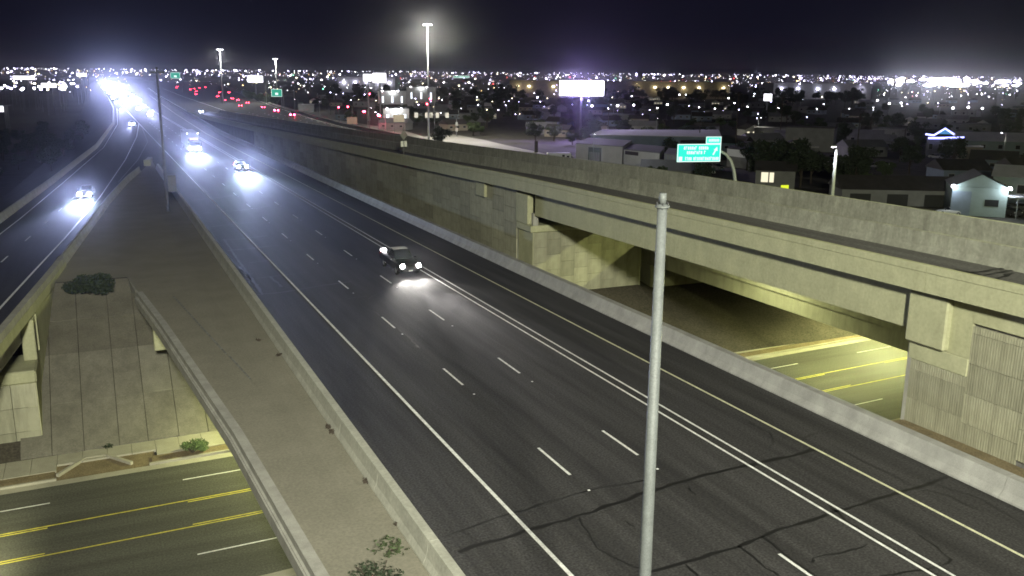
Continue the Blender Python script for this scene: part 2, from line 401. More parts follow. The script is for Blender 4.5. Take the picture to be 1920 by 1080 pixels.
# ---- highway surface and its markings
Y1 = [-60,-20,10,25,40,60,80,100,130,160,190,224,266,331,412,488,600,796,1000,1200,1800,2600]
hw = MB(); hw.strip([(9.4, y, 0) for y in Y1], [(lerp_pts(HR, y)+.05, y, 0) for y in Y1])
highway = tag(hw.ob('highway', 'asphalt'), kind='structure')
def hmark(name, pts, wd, mt, par, lift=.012): return MB().ribbon([(a, b_, 0) for a, b_ in pts], wd, lift).ob(name, mt, par)
def seg(x, a, b_, n=12): return [(x, y) for y in ys(a, b_, n)]
hmark('edge_line', seg(13.03,-40,330,30), .16, 'paint_white', highway)
hmark('edge_line', [(13.03,330),(13.0,600),(13.0,1000),(13,2400)], .16, 'paint_white', highway)
hmark('lane_line', seg(24.15,-40,420,30), .13, 'paint_white', highway); hmark('lane_line', seg(24.75,-40,420,30), .13, 'paint_white', highway)
hmark('lane_line', [(24.15,420),(26,700),(31,1200)], .13, 'paint_white', highway)
hmark('yellow_edge_line', [(28.05,-40),(28.05,100),(28.05,270),(31,412),(41,796)], .14, 'paint_yellow', highway)
for i in range(-1, 26):
    for x, s in ((16.68,33.34), (20.34,21.75)):
        y = s+12.19*i
        if y < 10: continue
        hmark('lane_dash', [(x+random.uniform(-.02,.02), y-3.05), (x, y)], .13 if y < 140 else .16, 'paint_white', highway)
# raised reflectors between the dashes
for i in range(0, 9):
    for x, s in ((16.68,33.34), (20.34,21.75)):
        y = s+12.19*i-4.6
        if y > 12: MB().bbox((x-.055, y-.055, 0), (x+.055, y+.055, .022), .012).ob('road_stud', 'sign_white', highway)
# sealed cracks and joints, laid on the surface
def tarline(pix, wd, par=None, z=0, lift=.007, jit=.07, n=5):
    P = [G(a, b_, z) for a, b_ in pix]; Q = []
    for a, c in zip(P, P[1:]):
        k = max(2, int((c-a).length/.55))
        for j in range(k):
            q = a.lerp(c, j/k); Q.append((q.x+random.uniform(-jit,jit), q.y+random.uniform(-jit,jit), z))
    Q.append(tuple(P[-1]))
    W = [wd*.95*random.uniform(.45,1.6) for _ in Q]
    return MB().ribbon(Q, W, lift).ob('tar_seal', 'tar', par or highway)
for pix, wd in [
    ([(857,1035),(990,995),(1085,968),(1200,928),(1320,890),(1406,872),(1480,855),(1526,843)], .20),
    ([(830,1006),(960,963),(1120,915),(1230,897)], .085),
    ([(867,995),(890,1019)], .07), ([(1085,970),(1125,1030),(1175,1058),(1205,1066)], .09),
    ([(1175,977),(1190,988)], .10), ([(1290,915),(1304,926)], .09),
    ([(1212,1074),(1285,1055),(1380,1025),(1440,1000),(1560,962),(1690,920),(1740,908),(1780,893)], .15),
    ([(1285,1056),(1310,1080)], .10), ([(1384,1024),(1440,1066),(1460,1080)], .10), ([(1430,1005),(1460,1032),(1530,1080)], .10),
    ([(1520,1055),(1525,1045),(1575,1037),(1612,1026),(1625,1020)], .07),
    ([(1718,1002),(1760,1028),(1786,1050),(1765,1060),(1700,1072),(1650,1080)], .08),
    ([(1555,950),(1585,975),(1700,1045),(1760,1080)], .09),
    ([(1400,790),(1440,810),(1452,825),(1440,838)], .07), ([(1495,828),(1530,812),(1560,806),(1630,818)], .05),
    ([(1550,836),(1590,850),(1650,880),(1700,905)], .05), ([(1735,905),(1830,930),(1870,955),(1915,980)], .06), ([(1690,905),(1780,930),(1830,955)], .05),
    ([(480,553),(530,548),(600,536),(660,528)], .10), ([(478,522),(525,517),(580,510)], .09), ([(450,500),(475,525),(492,553)], .10),
    ([(415,450),(450,448),(500,442)], .12), ([(425,470),(470,466),(520,460)], .12), ([(395,425),(440,420),(480,416)], .13), ([(420,448),(440,478),(470,522)], .10), ([(505,518),(528,538)], .09), ([(470,492),(505,488)], .10),
    ([(360,375),(400,372),(440,366)], .14), ([(380,400),(430,395)], .14), ([(440,395),(480,391),(510,385)], .12),
    ([(690,560),(720,545)], .06), ([(700,583),(712,592)], .08), ([(920,764),(932,771)], .12), ([(1032,738),(1040,744)], .08),
    ([(780,648),(788,653)], .08), ([(745,616),(765,632),(784,650)], .045), ([(900,620),(960,660),(1000,690)], .045), ([(776,601),(790,601)], .06), ([(650,560),(690,555)], .05)]:
    tarline(pix, wd*(1.9 if pix[0][1] < 560 else 1.0))
# a dark smear of tyre rubber near the shoulder
# ---- slip road on the left
sr = MB(); rr = []
for y in Y1:
    rr.append(min(9.42, lerp_pts(RB, y)-.2) if y < 180 else 9.42)
sr.strip([(lerp_pts(LB, y)+.1, y, -.008) for y in Y1], [(x, y, -.008) for x, y in zip(rr, Y1)])
ramp = tag(sr.ob('slip_road', 'asphalt_far'), kind='structure')
hmark('edge_line', [(-10.6,40),(-7.3,70.7),(-5.8,83.7),(-3.95,99.4),(-.51,132),(4.41,190),(9.4,262),(12.9,332)], .18, 'paint_white', ramp)
hmark('edge_line', [(-14.5,60),(-10.1,104),(-8.9,115.2),(-5.3,154),(.9,224),(6.3,331),(9.6,488)], .15, 'paint_white', ramp)
dz = [(-8.69,88.3),(-7.46,99.1),(-6.27,109.6),(-5.11,120),(-3.95,130.6),(-2.75,141.5),(-10.0,77),(-11.3,66)]
for a, b_ in dz: hmark('lane_dash', [(a, b_), (a+.32, b_+2.9)], .14, 'paint_white', ramp)
hmark('shoulder_line', [(2.2,150),(6.7,190),(11.0,240),(12.6,300)], .16, 'paint_worn', ramp)
# other carriageway, beyond the flyover
eb = MB(); Y2 = Y1
eb.strip([(lerp_pts(EBI, y), y, -.004) for y in Y2], [(lerp_pts(EBO, y), y, -.004) for y in Y2])
other = tag(eb.ob('far_carriageway', 'asphalt_far'), kind='structure')
for k in (1,2,3,4):
    for i in range(30):
        y = 150+14*i+3*k
        x0 = lerp_pts(EBI, y); x1 = lerp_pts(EBO, y); x = x0+(x1-x0)*(.14+.18*k)
        if y < 420: hmark('lane_dash', [(x, y), (x+.05, y+3.6)], .2, 'paint_white', other)
hmark('edge_line', [(lerp_pts(EBO, y)-2.4, y) for y in (100,180,266,331,412,520,776,1200)], .25, 'paint_white', other)
hmark('edge_line', [(lerp_pts(EBI, y)+2.2, y) for y in (100,180,266,331,412,520,776,1200)], .25, 'paint_white', other)
# level ground of the median between the highway and the flyover foot, far away
b = MB(); yy = [412,796,1200,1800,2600]
b.strip([(lerp_pts(HR, y)+.9, y, -.05) for y in yy], [(lerp_pts(EBI, y)-.3, y, -.05) for y in yy])
tag(b.ob('median_ground', 'asphalt_far'), kind='structure')
# gore: dirt on the bridge deck, gravel beyond it
b = MB(); yy = [-60,-5,14,25.3,39.7,50,60.8,70.4,77.8]
lx = [lerp_pts(PAR, y)+.1 for y in yy]
for k in range(6):
    f0, f1 = k/6, (k+1)/6
    b.strip([(x+(8.9-x)*f0, y, .02+.03*math.sin(3*k)) for x, y in zip(lx, yy)], [(x+(8.9-x)*f1, y, .02+.03*math.sin(3*(k+1))) for x, y in zip(lx, yy)])
tag(b.ob('gore_dirt', 'dirt'), kind='structure')
for pix in ([(325,556),(425,665)], [(430,668),(470,712)]):
    q = [G(a, c, .05) for a, c in pix]; o = MB().ribbon([tuple(x) for x in q], .10, .03).ob('faded_line', 'paint_worn'); tag(o, kind='structure')
b = MB(); yy = [77.8,82,90.5,101.2,125,150,168,178,186]
b.strip([(lerp_pts(RB, y)+.2, y, .0) for y in yy[:-1]]+[(8.6,186,0)], [(9.0, y, .0) for y in yy])
tag(b.ob('gore_gravel', 'dirt'), kind='structure')
# ================================================================== barriers and bridges
JERSEY = [(-.31,-.05),(-.31,.08),(-.14,.33),(-.09,.86),(.09,.86),(.14,.33),(.31,.08),(.31,-.05)]
# barrier between the highway and the gore, cast in lengths
bar = tag(empty('concrete_barrier', (9.15,0,0)), 'grey concrete barrier between the dark highway and the brown gore', 'barrier')
yy = [-40]+[y for y in range(-34, 172, 6)]
for a, c in zip(yy, yy[1:]):
    MB().sweep([(0,a+.012,0),(0,c-.012,0)], [(-.42,-.05),(-.41,.08),(-.30,.33),(-.20,.87),(.14,.87),(.20,.33),(.32,.08),(.32,-.05)]).ob('barrier_length', 'concrete_lit', bar)
# parapet on the right of the highway
bar = tag(empty('concrete_parapet', (0,0,0)), 'long pale concrete parapet along the yellow edge line, lit by headlamps', 'barrier')
yy = [-40,-16,8,14.5,21.6,45,69,76]+list(range(90, 266, 22))+[266,300,340,412,500,600,700,796,1000,1200]
for a, c in zip(yy, yy[1:]):
    MB().sweep([(lerp_pts(HR, a),a+.012,0),(lerp_pts(HR, c),c-.012,0)], [(0,-.4),(0,.08),(.22,.34),(.38,.87),(.86,.87),(.88,.58),(1.2,.58),(1.22,-.9),(.3,-.9)]).ob('parapet_length', 'concrete_barrier', bar)
# slip road, left side
bar = tag(empty('slip_road_barrier', (0,0,0)), 'concrete barrier curving along the far left edge of the slip road', 'barrier')
for (a0,b0),(a1,b1) in zip(LB[1:], LB[2:]):
    n = max(1, int((b1-b0)/14)) if b1 < 700 else 1
    for k in range(n):
        f, h = k/n, (k+1)/n
        MB().sweep([(a0+(a1-a0)*f, b0+(b1-b0)*f+.01, 0), (a0+(a1-a0)*h, b0+(b1-b0)*h-.01, 0)], JERSEY).ob('barrier_length', 'concrete_barrier', bar)
# slip road bridge on the left: parapet, deck edge, girder, pilaster, abutment and wing wall
lbr = tag(empty('slip_road_bridge', (0,0,0)), 'slip road bridge with pale parapet and abutment at the left edge', 'bridge')
def rbp(a, c, off=0.0, n=6): return [(lerp_pts(RB, y)+off, y, 0) for y in ys(a, c, n)]
for a, c in ((-20,14),(14,40),(40,68.6),(68.63,84.5)):
    MB().sweep(rbp(a+.01, c-.01), [(-.30,-.06),(-.24,.3),(-.15,.87),(.30,.87),(.33,.46),(.33,-.36),(-.30,-.36)]).ob('parapet', 'concrete', lbr)
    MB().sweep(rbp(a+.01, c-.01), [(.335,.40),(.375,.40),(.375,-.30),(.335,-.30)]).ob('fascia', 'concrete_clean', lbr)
MB().sweep(rbp(84.5,166,n=16), JERSEY).ob('barrier', 'concrete_barrier', lbr)
for o in (-.6,-3.2,-5.8,-8.4):
    MB().sweep(rbp(31,69,o,8), [(-.25,-2.0),(-.25,-.37),(.25,-.37),(.25,-2.0)]).ob('girder', 'concrete', lbr)
MB().sweep(rbp(31,69,-5,8), [(-5.2,-.37),(-5.2,-.05),(5.0,-.05),(5.0,-.37)]).ob('deck', 'concrete', lbr)
# pilaster over the corner, shelf, abutment body
px, py_ = lerp_pts(RB, 68.6), 68.6
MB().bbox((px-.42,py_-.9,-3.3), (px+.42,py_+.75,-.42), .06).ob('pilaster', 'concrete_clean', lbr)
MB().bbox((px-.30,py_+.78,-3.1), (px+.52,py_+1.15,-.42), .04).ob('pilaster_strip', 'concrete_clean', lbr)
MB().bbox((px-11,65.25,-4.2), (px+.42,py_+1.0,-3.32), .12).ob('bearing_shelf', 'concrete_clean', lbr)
for i in range(7):
    x1 = px+.30-1.52*i
    for j, (z0, z1) in enumerate(((-9.2,-7.6),(-7.58,-5.9),(-5.88,-4.22))):
        MB().bbox((x1-1.5,65.4,z0), (x1,py_+.6,z1), .02).ob('wall_panel', 'panel_tint_%d' % ((i*3+j*2) % 5), lbr)
MB().sweep([(px+.1,py_+.6,0),(lerp_pts(RB,78.4)+.1,78.4,0),(lerp_pts(RB,84.5)+.1,84.5,0)], [(-.2,-8.5),(-.2,-.38),(.26,-.38),(.26,-8.5)]).ob('wing_wall', 'concrete_clean', lbr)

MB().box((px-.30,65.42,-9.2), (px+.36,py_+.62,-4.22)).ob('return_wall', 'concrete_clean', lbr)
# gore deck wall and the span under the gore
gd = tag(empty('gore_deck', (0,0,0)), 'narrow bridge deck wall running beside the brown gore over the street', 'bridge')
pp = [(a, c, 0) for a, c in PAR]
MB().sweep(pp, [(-.30,-.62),(-.30,-.02),(-.22,.03),(-.22,.36),(.20,.36),(.20,-.3)]).ob('parapet', 'concrete', gd)
MB().sweep(pp, [(-.37,-.60),(-.37,-.06),(-.305,-.06),(-.305,-.60)]).ob('fascia', 'concrete', gd)
MB().sweep([(a+1.0, c, 0) for a, c in PAR[2:]], [(-.5,-2.1),(-.5,-.63),(.3,-.63),(.3,-2.1)]).ob('girder', 'concrete', gd)
MB().sweep([(a+3.2, c, 0) for a, c in PAR[2:]], [(-.4,-2.1),(-.4,-.63),(.4,-.63),(.4,-2.1)]).ob('girder', 'concrete', gd)
MB().prism([(5.45,20),(9.2,20),(9.2,78),(1.2,78),(1.7,70.4),(2.7,60.8),(4.5,39.7)], -.62, -.12).ob('deck', 'concrete', gd)
MB().bbox((2.35,66.4,-3.2), (3.2,67.6,-.63), .05).ob('pilaster', 'concrete_clean', gd)
hb = tag(empty('highway_bridge', (20,50,0)), 'highway bridge span carrying the dark lanes over the street', 'bridge')
MB().box((-10.9,-19,-.62), (11.5,28,-.14)).ob('deck', 'concrete', hb)
for x in (-9.5,-5.5,-1.5,2.5,6.5,10.5): MB().box((x-.35,-19,-2.1), (x+.35,25,-.63)).ob('girder', 'concrete', hb)

# ---- flyover on the right
ZT = [(7.62,-40),(7.5,20),(7.42,31.4),(7.36,42),(7.02,79),(6.22,113),(3.85,232),(2.35,320),(.95,420)]     # top of its parapet
def zt(y): return lerp_pts(ZT, y)
fly = tag(empty('flyover', (36,0,0)), 'pale concrete flyover bridge with long girder and ribbed walls above the highway', 'bridge')
def fy(a, c, n, x=0.0, dz=0.0): return [(x, y, zt(y)+dz) for y in ys(a, c, n)]
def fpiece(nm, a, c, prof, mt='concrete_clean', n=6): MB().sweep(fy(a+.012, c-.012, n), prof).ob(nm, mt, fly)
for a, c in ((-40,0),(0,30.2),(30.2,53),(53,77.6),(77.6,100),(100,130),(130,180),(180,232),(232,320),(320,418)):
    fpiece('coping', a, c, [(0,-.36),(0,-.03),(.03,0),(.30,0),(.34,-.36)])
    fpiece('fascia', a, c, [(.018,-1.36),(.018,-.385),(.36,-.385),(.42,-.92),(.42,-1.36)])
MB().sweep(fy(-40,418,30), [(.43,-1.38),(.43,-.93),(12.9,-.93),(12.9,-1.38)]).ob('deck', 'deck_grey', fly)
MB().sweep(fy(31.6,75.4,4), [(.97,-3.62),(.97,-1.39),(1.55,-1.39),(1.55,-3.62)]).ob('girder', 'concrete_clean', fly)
for x in (3.6,6.4,9.2): MB().sweep(fy(31.6,75.4,4,x), [(-.3,-3.62),(-.3,-1.39),(.3,-1.39),(.3,-3.62)]).ob('girder', 'concrete', fly)
MB().sweep(fy(31.6,75.4,4), [(11.6,-3.62),(11.6,-1.39),(12.3,-1.39),(12.3,-3.62)]).ob('girder', 'concrete', fly)
for a, c in ((-40,-5),(-5,25),(25,50),(50,76),(76,110),(110,160),(160,232),(232,320),(320,412)):
    MB().sweep([(7.2,a+.01,zt(a)-.93),(7.2,c-.01,zt(c)-.93)], [(-.30,0),(-.28,.08),(-.16,.4),(-.12,1.2),(.12,1.2),(.16,.4),(.30,0)]).ob('median_wall', 'concrete_stained', fly)
    MB().sweep([(13.0,a+.01,zt(a)-.93),(13.0,c-.01,zt(c)-.93)], [(-.20,-.5),(-.16,.3),(-.10,1.48),(.22,1.48),(.24,-.5)]).ob('outer_wall', 'concrete_stained', fly)
# pilasters and shelf
def pil(y0, y1, z0, z1, x0=.58, x1=1.2, bev=.08): MB().bbox((x0,y0,z0), (x1,y1,z1), bev).ob('pilaster', 'concrete_clean', fly)
pil(29.2, 31.55, 3.25, zt(30)-1.55); pil(76.2, 79.0, 2.45, zt(77)-1.72); pil(86.5, 88.9, 3.85, zt(88)-1.45, .42, 1.1, .05)
MB().bbox((.66,75.6,1.75), (13,78.9,2.42), .08).ob('bearing_shelf', 'concrete_clean', fly)
MB().bbox((.88,28.0,2.3), (1.5,31.45,3.2), .03).ob('cap_beam', 'concrete_clean', fly)
MB().box((.93,28.02,3.22), (1.4,29.6,5.95)).ob('return_wall', 'concrete_clean', fly); MB().box((.93,75.72,-5.9), (1.02,78.95,1.74)).ob('return_wall', 'concrete_clean', fly)
# ribbed wall panels: one mesh for each size, shared
def rib_mesh(wd, ht, ribs, depth=.045, axis='y'):
    b = MB(); n = ribs*2; prof = [(0.0, 0.0)]
    for i in range(ribs):
        a = wd*(i+.18)/ribs; c = wd*(i+.50)/ribs; d = wd*(i+.64)/ribs; e_ = wd*(i+.98)/ribs
        prof += [(a, 0), (a+.01, -depth), (c, -depth), (d-.01, 0)]
    prof.append((wd, 0)); k = len(prof)
    if ribs == 0: prof = [(0,0),(wd,0)]; k = 2
    lo = [(-q[1] if axis == 'y' else q[0], q[0] if axis == 'y' else -q[1], 0) for q in prof]
    hi = [(p[0], p[1], ht) for p in lo]
    b.v = lo+hi; b.f = [(i, i+1, k+i+1, k+i) for i in range(k-1)]
    back = .14
    n0 = len(b.v)
    ex = (back, 0) if axis == 'y' else (0, back)
    ends = [(lo[0], hi[0]), (lo[-1], hi[-1])]
    b.v += [(lo[0][0]+ex[0], lo[0][1]+ex[1], 0), (lo[-1][0]+ex[0], lo[-1][1]+ex[1], 0), (hi[0][0]+ex[0], hi[0][1]+ex[1], ht), (hi[-1][0]+ex[0], hi[-1][1]+ex[1], ht)]
    b.f += [(0, k, n0+2, n0), (k-1, n0+1, n0+3, 2*k-1), tuple(range(k, 2*k))+(n0+3, n0+2), tuple(range(k))[::-1]+(n0, n0+1), (n0, n0+2, n0+3, n0+1)]
    return b.mesh('panel')
_pc = {}
def panel(x, y, z, wd, ht, ribs, axis, tint, parent=None):
    key = (round(wd,2), round(ht,2), ribs, axis, tint)
    if key not in _pc:
        me = rib_mesh(wd, ht, ribs, axis=axis); me.materials.append(M['panel_tint_%d' % tint]); _pc[key] = me
    return link('wall_panel', _pc[key], parent or fly, (x, y, z))
tints = [0,1,2,3,0,4,1,0,2]
# near wall, facing the highway (plane x = 36.95)
for c in range(18):
    y1 = 28.0-3.0*c; y0 = y1-2.97
    z = -.75 if c % 2 else -1.5
    while z < 4.8:
        h = min(1.5, 4.86-z)
        if h > .2: panel(.95, y0, z, 2.97, h-.025, 22, 'y', tints[(c*5+int(z*2)) % 9])
        z += 1.5
MB().box((.90,-26,4.99), (1.3,28.0,zt(20)-1.40)).ob('wall_cap', 'concrete_clean', fly)
for j, (z0, z1) in enumerate(((-1.3,.2),(.22,1.74),(1.76,2.28))):
    panel(.93, 28.03, z0, 3.25, z1-z0, 24, 'y', (1,3,0)[j])
MB().box((.92,31.29,-9.2), (14,31.5,3.2)).ob('abutment_face', 'concrete', fly)
MB().box((1.12,-40,-1.4), (12.9,31.28,5.5)).ob('fill', 'concrete_dark', fly)
# far abutment, facing the street (plane y = 75.6)
for c in range(8):
    x0 = .95+1.52*c; z = -5.0 if c % 2 else -5.75
    while z < 1.7:
        h = min(1.5, 1.74-z)
        if h > .15: panel(x0, 75.7, z, 1.5, h-.025, 12, 'x', tints[(c*4+int(z*2)) % 9])
        z += 1.5
MB().box((1.0,75.85,-6), (13,78.9,1.74)).ob('abutment_body', 'concrete', fly)
MB().box((.97,75.75,1.76), (1.5,76.15,3.6)).ob('back_wall', 'concrete', fly)
MB().box((13.02,75.6,-6), (13.12,79,1.7)).ob('abutment_edge', 'concrete_clean', fly)
# retaining wall beyond, descending with the road
for c in range(56):
    y0 = 79.0+3.05*c; top = zt(y0+3)-1.40; z = -1.6 if c % 2 else -2.35
    if top < .3: break
    while z < top-.1:
        h = min(1.5, top-z)
        panel(.72, y0, z, 3.03, max(.12, round((h-.025)*4)/4 if h < 1.49 else h-.025), 0, 'y', tints[(c*5+int(z*2)) % 9])
        z += 1.5
    if y0 > 236: break
MB().sweep(fy(79,418,20), [(.9,-8.6),(.9,-1.40),(12.8,-1.40),(12.8,-8.6)]).ob('fill', 'concrete_dark', fly)
# second bridge, behind and below
b2 = tag(empty('far_carriageway_bridge', (50.5,0,0)), 'lower bridge of the far carriageway glimpsed beneath the flyover girder', 'bridge')
MB().sweep([(0,31,0),(0,78,0)], [(-.3,-1.05),(-.3,.87),(.1,.87),(.2,-1.05)]).ob('parapet', 'concrete', b2)
MB().sweep([(0,31,0),(0,78,0)], [(.1,-2.45),(.1,-1.07),(.8,-1.07),(.8,-2.45)]).ob('girder', 'concrete', b2)
for x in (5,10,15,20): MB().box((x-.3,31,-2.45), (x+.3,76,-.5)).ob('girder', 'concrete', b2)
MB().box((-.2,31,-.5), (25.4,78,-.05)).ob('deck', 'concrete', b2)
for c in range(12):
    for z in (-5.4,-3.9):
        panel(50.6-50.5+1.52*c, 75.9, z, 1.5, 1.475 if z < -4 else 1.4, 12, 'x', tints[(c*4+int(z)) % 9], b2)
MB().box((.1,76.05,-6), (25,78,-2.5)).ob('abutment_body', 'concrete', b2)
MB().sweep([(25.2,-60,0),(25.2,300,0),(28.7,359,0),(41.7,520,0),(67.7,776,0)], JERSEY).ob('outer_barrier', 'concrete_barrier', b2)
for pix in ([(1800,512),(1850,508),(1905,500)], [(1830,522),(1880,510),(1915,503)], [(1790,505),(1840,516)], [(1865,524),(1900,512)]):
    tarline(pix, .22, fly, zt(27)-.93, .012, .12)
for o in [c for c in fly.children if c.name.startswith('tar_seal')]: o.location = (-36,0,0)
# ================================================================== lamps that light the place
WARM = (1.0, .93, .60); COOL = (.90, .95, 1.0); YEL = (.96, 1.0, .42); LAMP1 = (1.0, 1.0, .80)
def light_mast(loc, h, label, watts, col, cluster=6, on=True, aim=None, spot=165, blend=.5, rad=.8):
    t = empty('high_mast_light', loc)
    MB().tube([(0,0,0),(0,0,h*.5),(0,0,h)], [.42,.30,.16], 10).ob('mast', 'galvanised', t, True)
    MB().tube([(0,0,h-.15),(0,0,h+.15)], 1.0, 14).ob('ring', 'galv_dark', t)
    for k in range(cluster):
        a = 2*PI*k/cluster; c = (1.35*math.cos(a), 1.35*math.sin(a))
        MB().tube([(c[0],c[1],h-.22),(c[0],c[1],h+.30)], [.55,.30], 10).ob('luminaire', 'galvanised', t, True)
        MB().tube([(c[0],c[1],h-.34),(c[0],c[1],h-.23)], .5, 10).ob('lens', 'lamp_white' if on else 'galvanised', t)
    if on: lamp('mast_lamp', (0,0,h-1.0), watts, col, t, spot=spot, blend=blend, aim=aim, rad=rad)
    return tag(t, label, 'light mast')
light_mast((-4,-30,-.1), 32.9, 'tall high mast light standing beside the near gore behind the view', 510000, LAMP1, aim=(30,74,-31), spot=84, blend=1.0, rad=2.6)
def under_lamp(loc, watts, label, spot=150, col=YEL, aim=None):
    t = empty('underpass_lamp', loc)
    MB().bbox((-.35,-.2,-.08), (.35,.2,.16), .04).ob('housing', 'galv_dark', t)
    MB().bbox((-.28,-.15,-.12), (.28,.15,-.081), .02).ob('lens', 'lamp_head', t)
    MB().tube([(0,0,.16),(0,0,.9)], .04, 6).ob('stem', 'galv_dark', t)
    lamp('bulb', (0,0,-.3), watts, col, t, spot=spot, blend=.6, rad=.22, aim=aim)
    return tag(t, label, 'lamp')
under_lamp((13.0,60.5,-2.7), 9500, 'underpass lamp hung below the highway span near the left sidewalk', 172)
under_lamp((27.0,49,-2.7), 14000, 'underpass lamp hung below the highway span over the turn lane', 179)
under_lamp((68.0,60.5,-3.1), 11000, 'underpass lamp hung below the far carriageway bridge', 165)
under_lamp((44.5,56,2.4), 4200, 'underpass lamp hung below the flyover between its girders', 178)
under_lamp((58,57,-2.8), 4200, 'underpass lamp hung below the far carriageway bridge over the kerb lane', 178)
# street light on the street to the left and right of the bridges
def street_light(loc, h, arm, rz, label, watts=0, col=COOL, name='street_light', lens='lamp_white', spot=150, group=None, thick=1.0):
    t = empty(name, loc, rz)
    MB().tube([(0,0,0),(0,0,h*.6),(0,0,h-.5),(arm*.25,0,h-.08),(arm,0,h)], [.11*thick,.09*thick,.075*thick,.06*thick,.05*thick], 8).ob('pole', 'galvanised', t, True)
    MB().bbox((arm-.1,-.17,h-.06), (arm+.65,.17,h+.10), .05).ob('luminaire', 'galvanised', t)
    MB().bbox((arm,-.14,h-.10), (arm+.6,.14,h-.062), .01).ob('lens', lens, t)
    if watts: lamp('bulb', (arm+.3,0,h-.3), watts, col, t, spot=spot, blend=.7, rad=.2)
    return tag(t, label, 'street light', group)
street_light((71.0-2.4,42,-.1), 14.6, 2.4, 0, 'street light of the far carriageway, out of view behind the flyover', 45000, YEL, spot=None)
street_light((-13,SY(-13,-11.9),ZS), 8.5, 2.2, PI/2, 'street light at the near kerb of the street, left of the gore', 21000, (1.0,1.0,.60))
# bare pole in front
t = empty('lamp_pole', (9.2,13.52,-.05))
MB().tube([(0,0,.9),(0,0,7),(0,0,13.86)], [.155,.122,.090], 20).ob('shaft', 'pole_grey', t, True)
MB().tube([(0,0,13.87),(0,0,13.90),(0,0,13.93)], [.135,.135,.085], 16).ob('flange', 'pole_grey', t)
MB().tube([(0,0,13.93),(0,0,14.13)], [.07,.068], 16).ob('tenon', 'pole_grey', t, True)
for k in range(6): MB().tube([(.112*math.cos(k*PI/3),.112*math.sin(k*PI/3),13.85),(.112*math.cos(k*PI/3),.112*math.sin(k*PI/3),13.96)], .012, 6).ob('bolt', 'steel_dark', t)
MB().bbox((-.20,-.13,4.2), (-.10,.02,4.8), .02).ob('hand_hole_cover', 'galv_dark', t)
MB().bbox((-.3,-.3,0), (.3,.3,.92), .05).ob('base', 'concrete', t)
tag(t, 'tall bare galvanised pole without a lamp, in front of the highway', 'pole')
# light beside the far carriageway
p = D(1560,372,104)
h_ = D(1560,272,104).z-p.z
t = street_light((p.x,p.y,p.z-1.5), h_+1.5, .55, PI+.4, 'white street light with short arm behind the flyover wall', 2600, COOL, thick=2.1)
# dark tall pole with a cabinet, on the gore
q = G(315,396,0)
t = empty('utility_pole', (q.x,q.y,0)); 
MB().tube([(0,0,0),(0,0,9),(0,0,17.0)], [.21,.17,.13], 10).ob('shaft', 'galv_dark', t, True)
MB().bbox((.2,-.6,2.4), (1.15,.3,4.4), .05).ob('cabinet', 'galv_dark', t)
MB().box((-.8,-.05,16.3), (.8,.05,16.5)).ob('arm', 'galv_dark', t)
tag(t, 'tall dark pole carrying a grey cabinet at the tip of the gore', 'pole')
# crash cushion at the gore nose
q = V((7.7,176,0)); t = empty('crash_cushion', (q.x,q.y,0), -.12)
for i in range(5):
    MB().bbox((-.55+.03*i,i*1.5,.05), (.55-.03*i,i*1.5+1.42,1.0), .05).ob('bay', 'concrete' if i else 'concrete_stained', t)
MB().bbox((-.6,-.25,.0), (.6,-.02,1.1), .05).ob('nose', 'concrete_clean', t)
tag(t, 'grey crash cushion where the slip road meets the highway', 'crash cushion')

# ================================================================== vehicles
def rring(y, hw_, z0, z1, r=.14, tuck=.0):
    r = min(r, (z1-z0)*.45, hw_*.5)
    return [(-hw_+r+tuck,y,z0),(hw_-r-tuck,y,z0),(hw_-tuck*.4,y,z0+r),(hw_,y,(z0+z1)/2),(hw_-.04,y,z1-r),(hw_-r-.06,y,z1),(-hw_+r+.06,y,z1),(-hw_+.04,y,z1-r),(-hw_,y,(z0+z1)/2),(-hw_+tuck*.4,y,z0+r)]
def wheel(t, x, y, r=.33, wd=.22):
    s = 1 if x > 0 else -1
    w_ = MB().tube([(x-s*wd/2,y,r),(x-s*wd/2+s*.02,y,r),(x+s*wd/2-s*.02,y,r),(x+s*wd/2,y,r)], [r*.9,r,r,r*.9], 14).ob('wheel', 'rubber', t)
    MB().tube([(x+s*wd/2-s*.03,y,r),(x+s*wd/2+s*.012,y,r)], [r*.62,r*.58], 12).ob('rim', 'rim', w_)
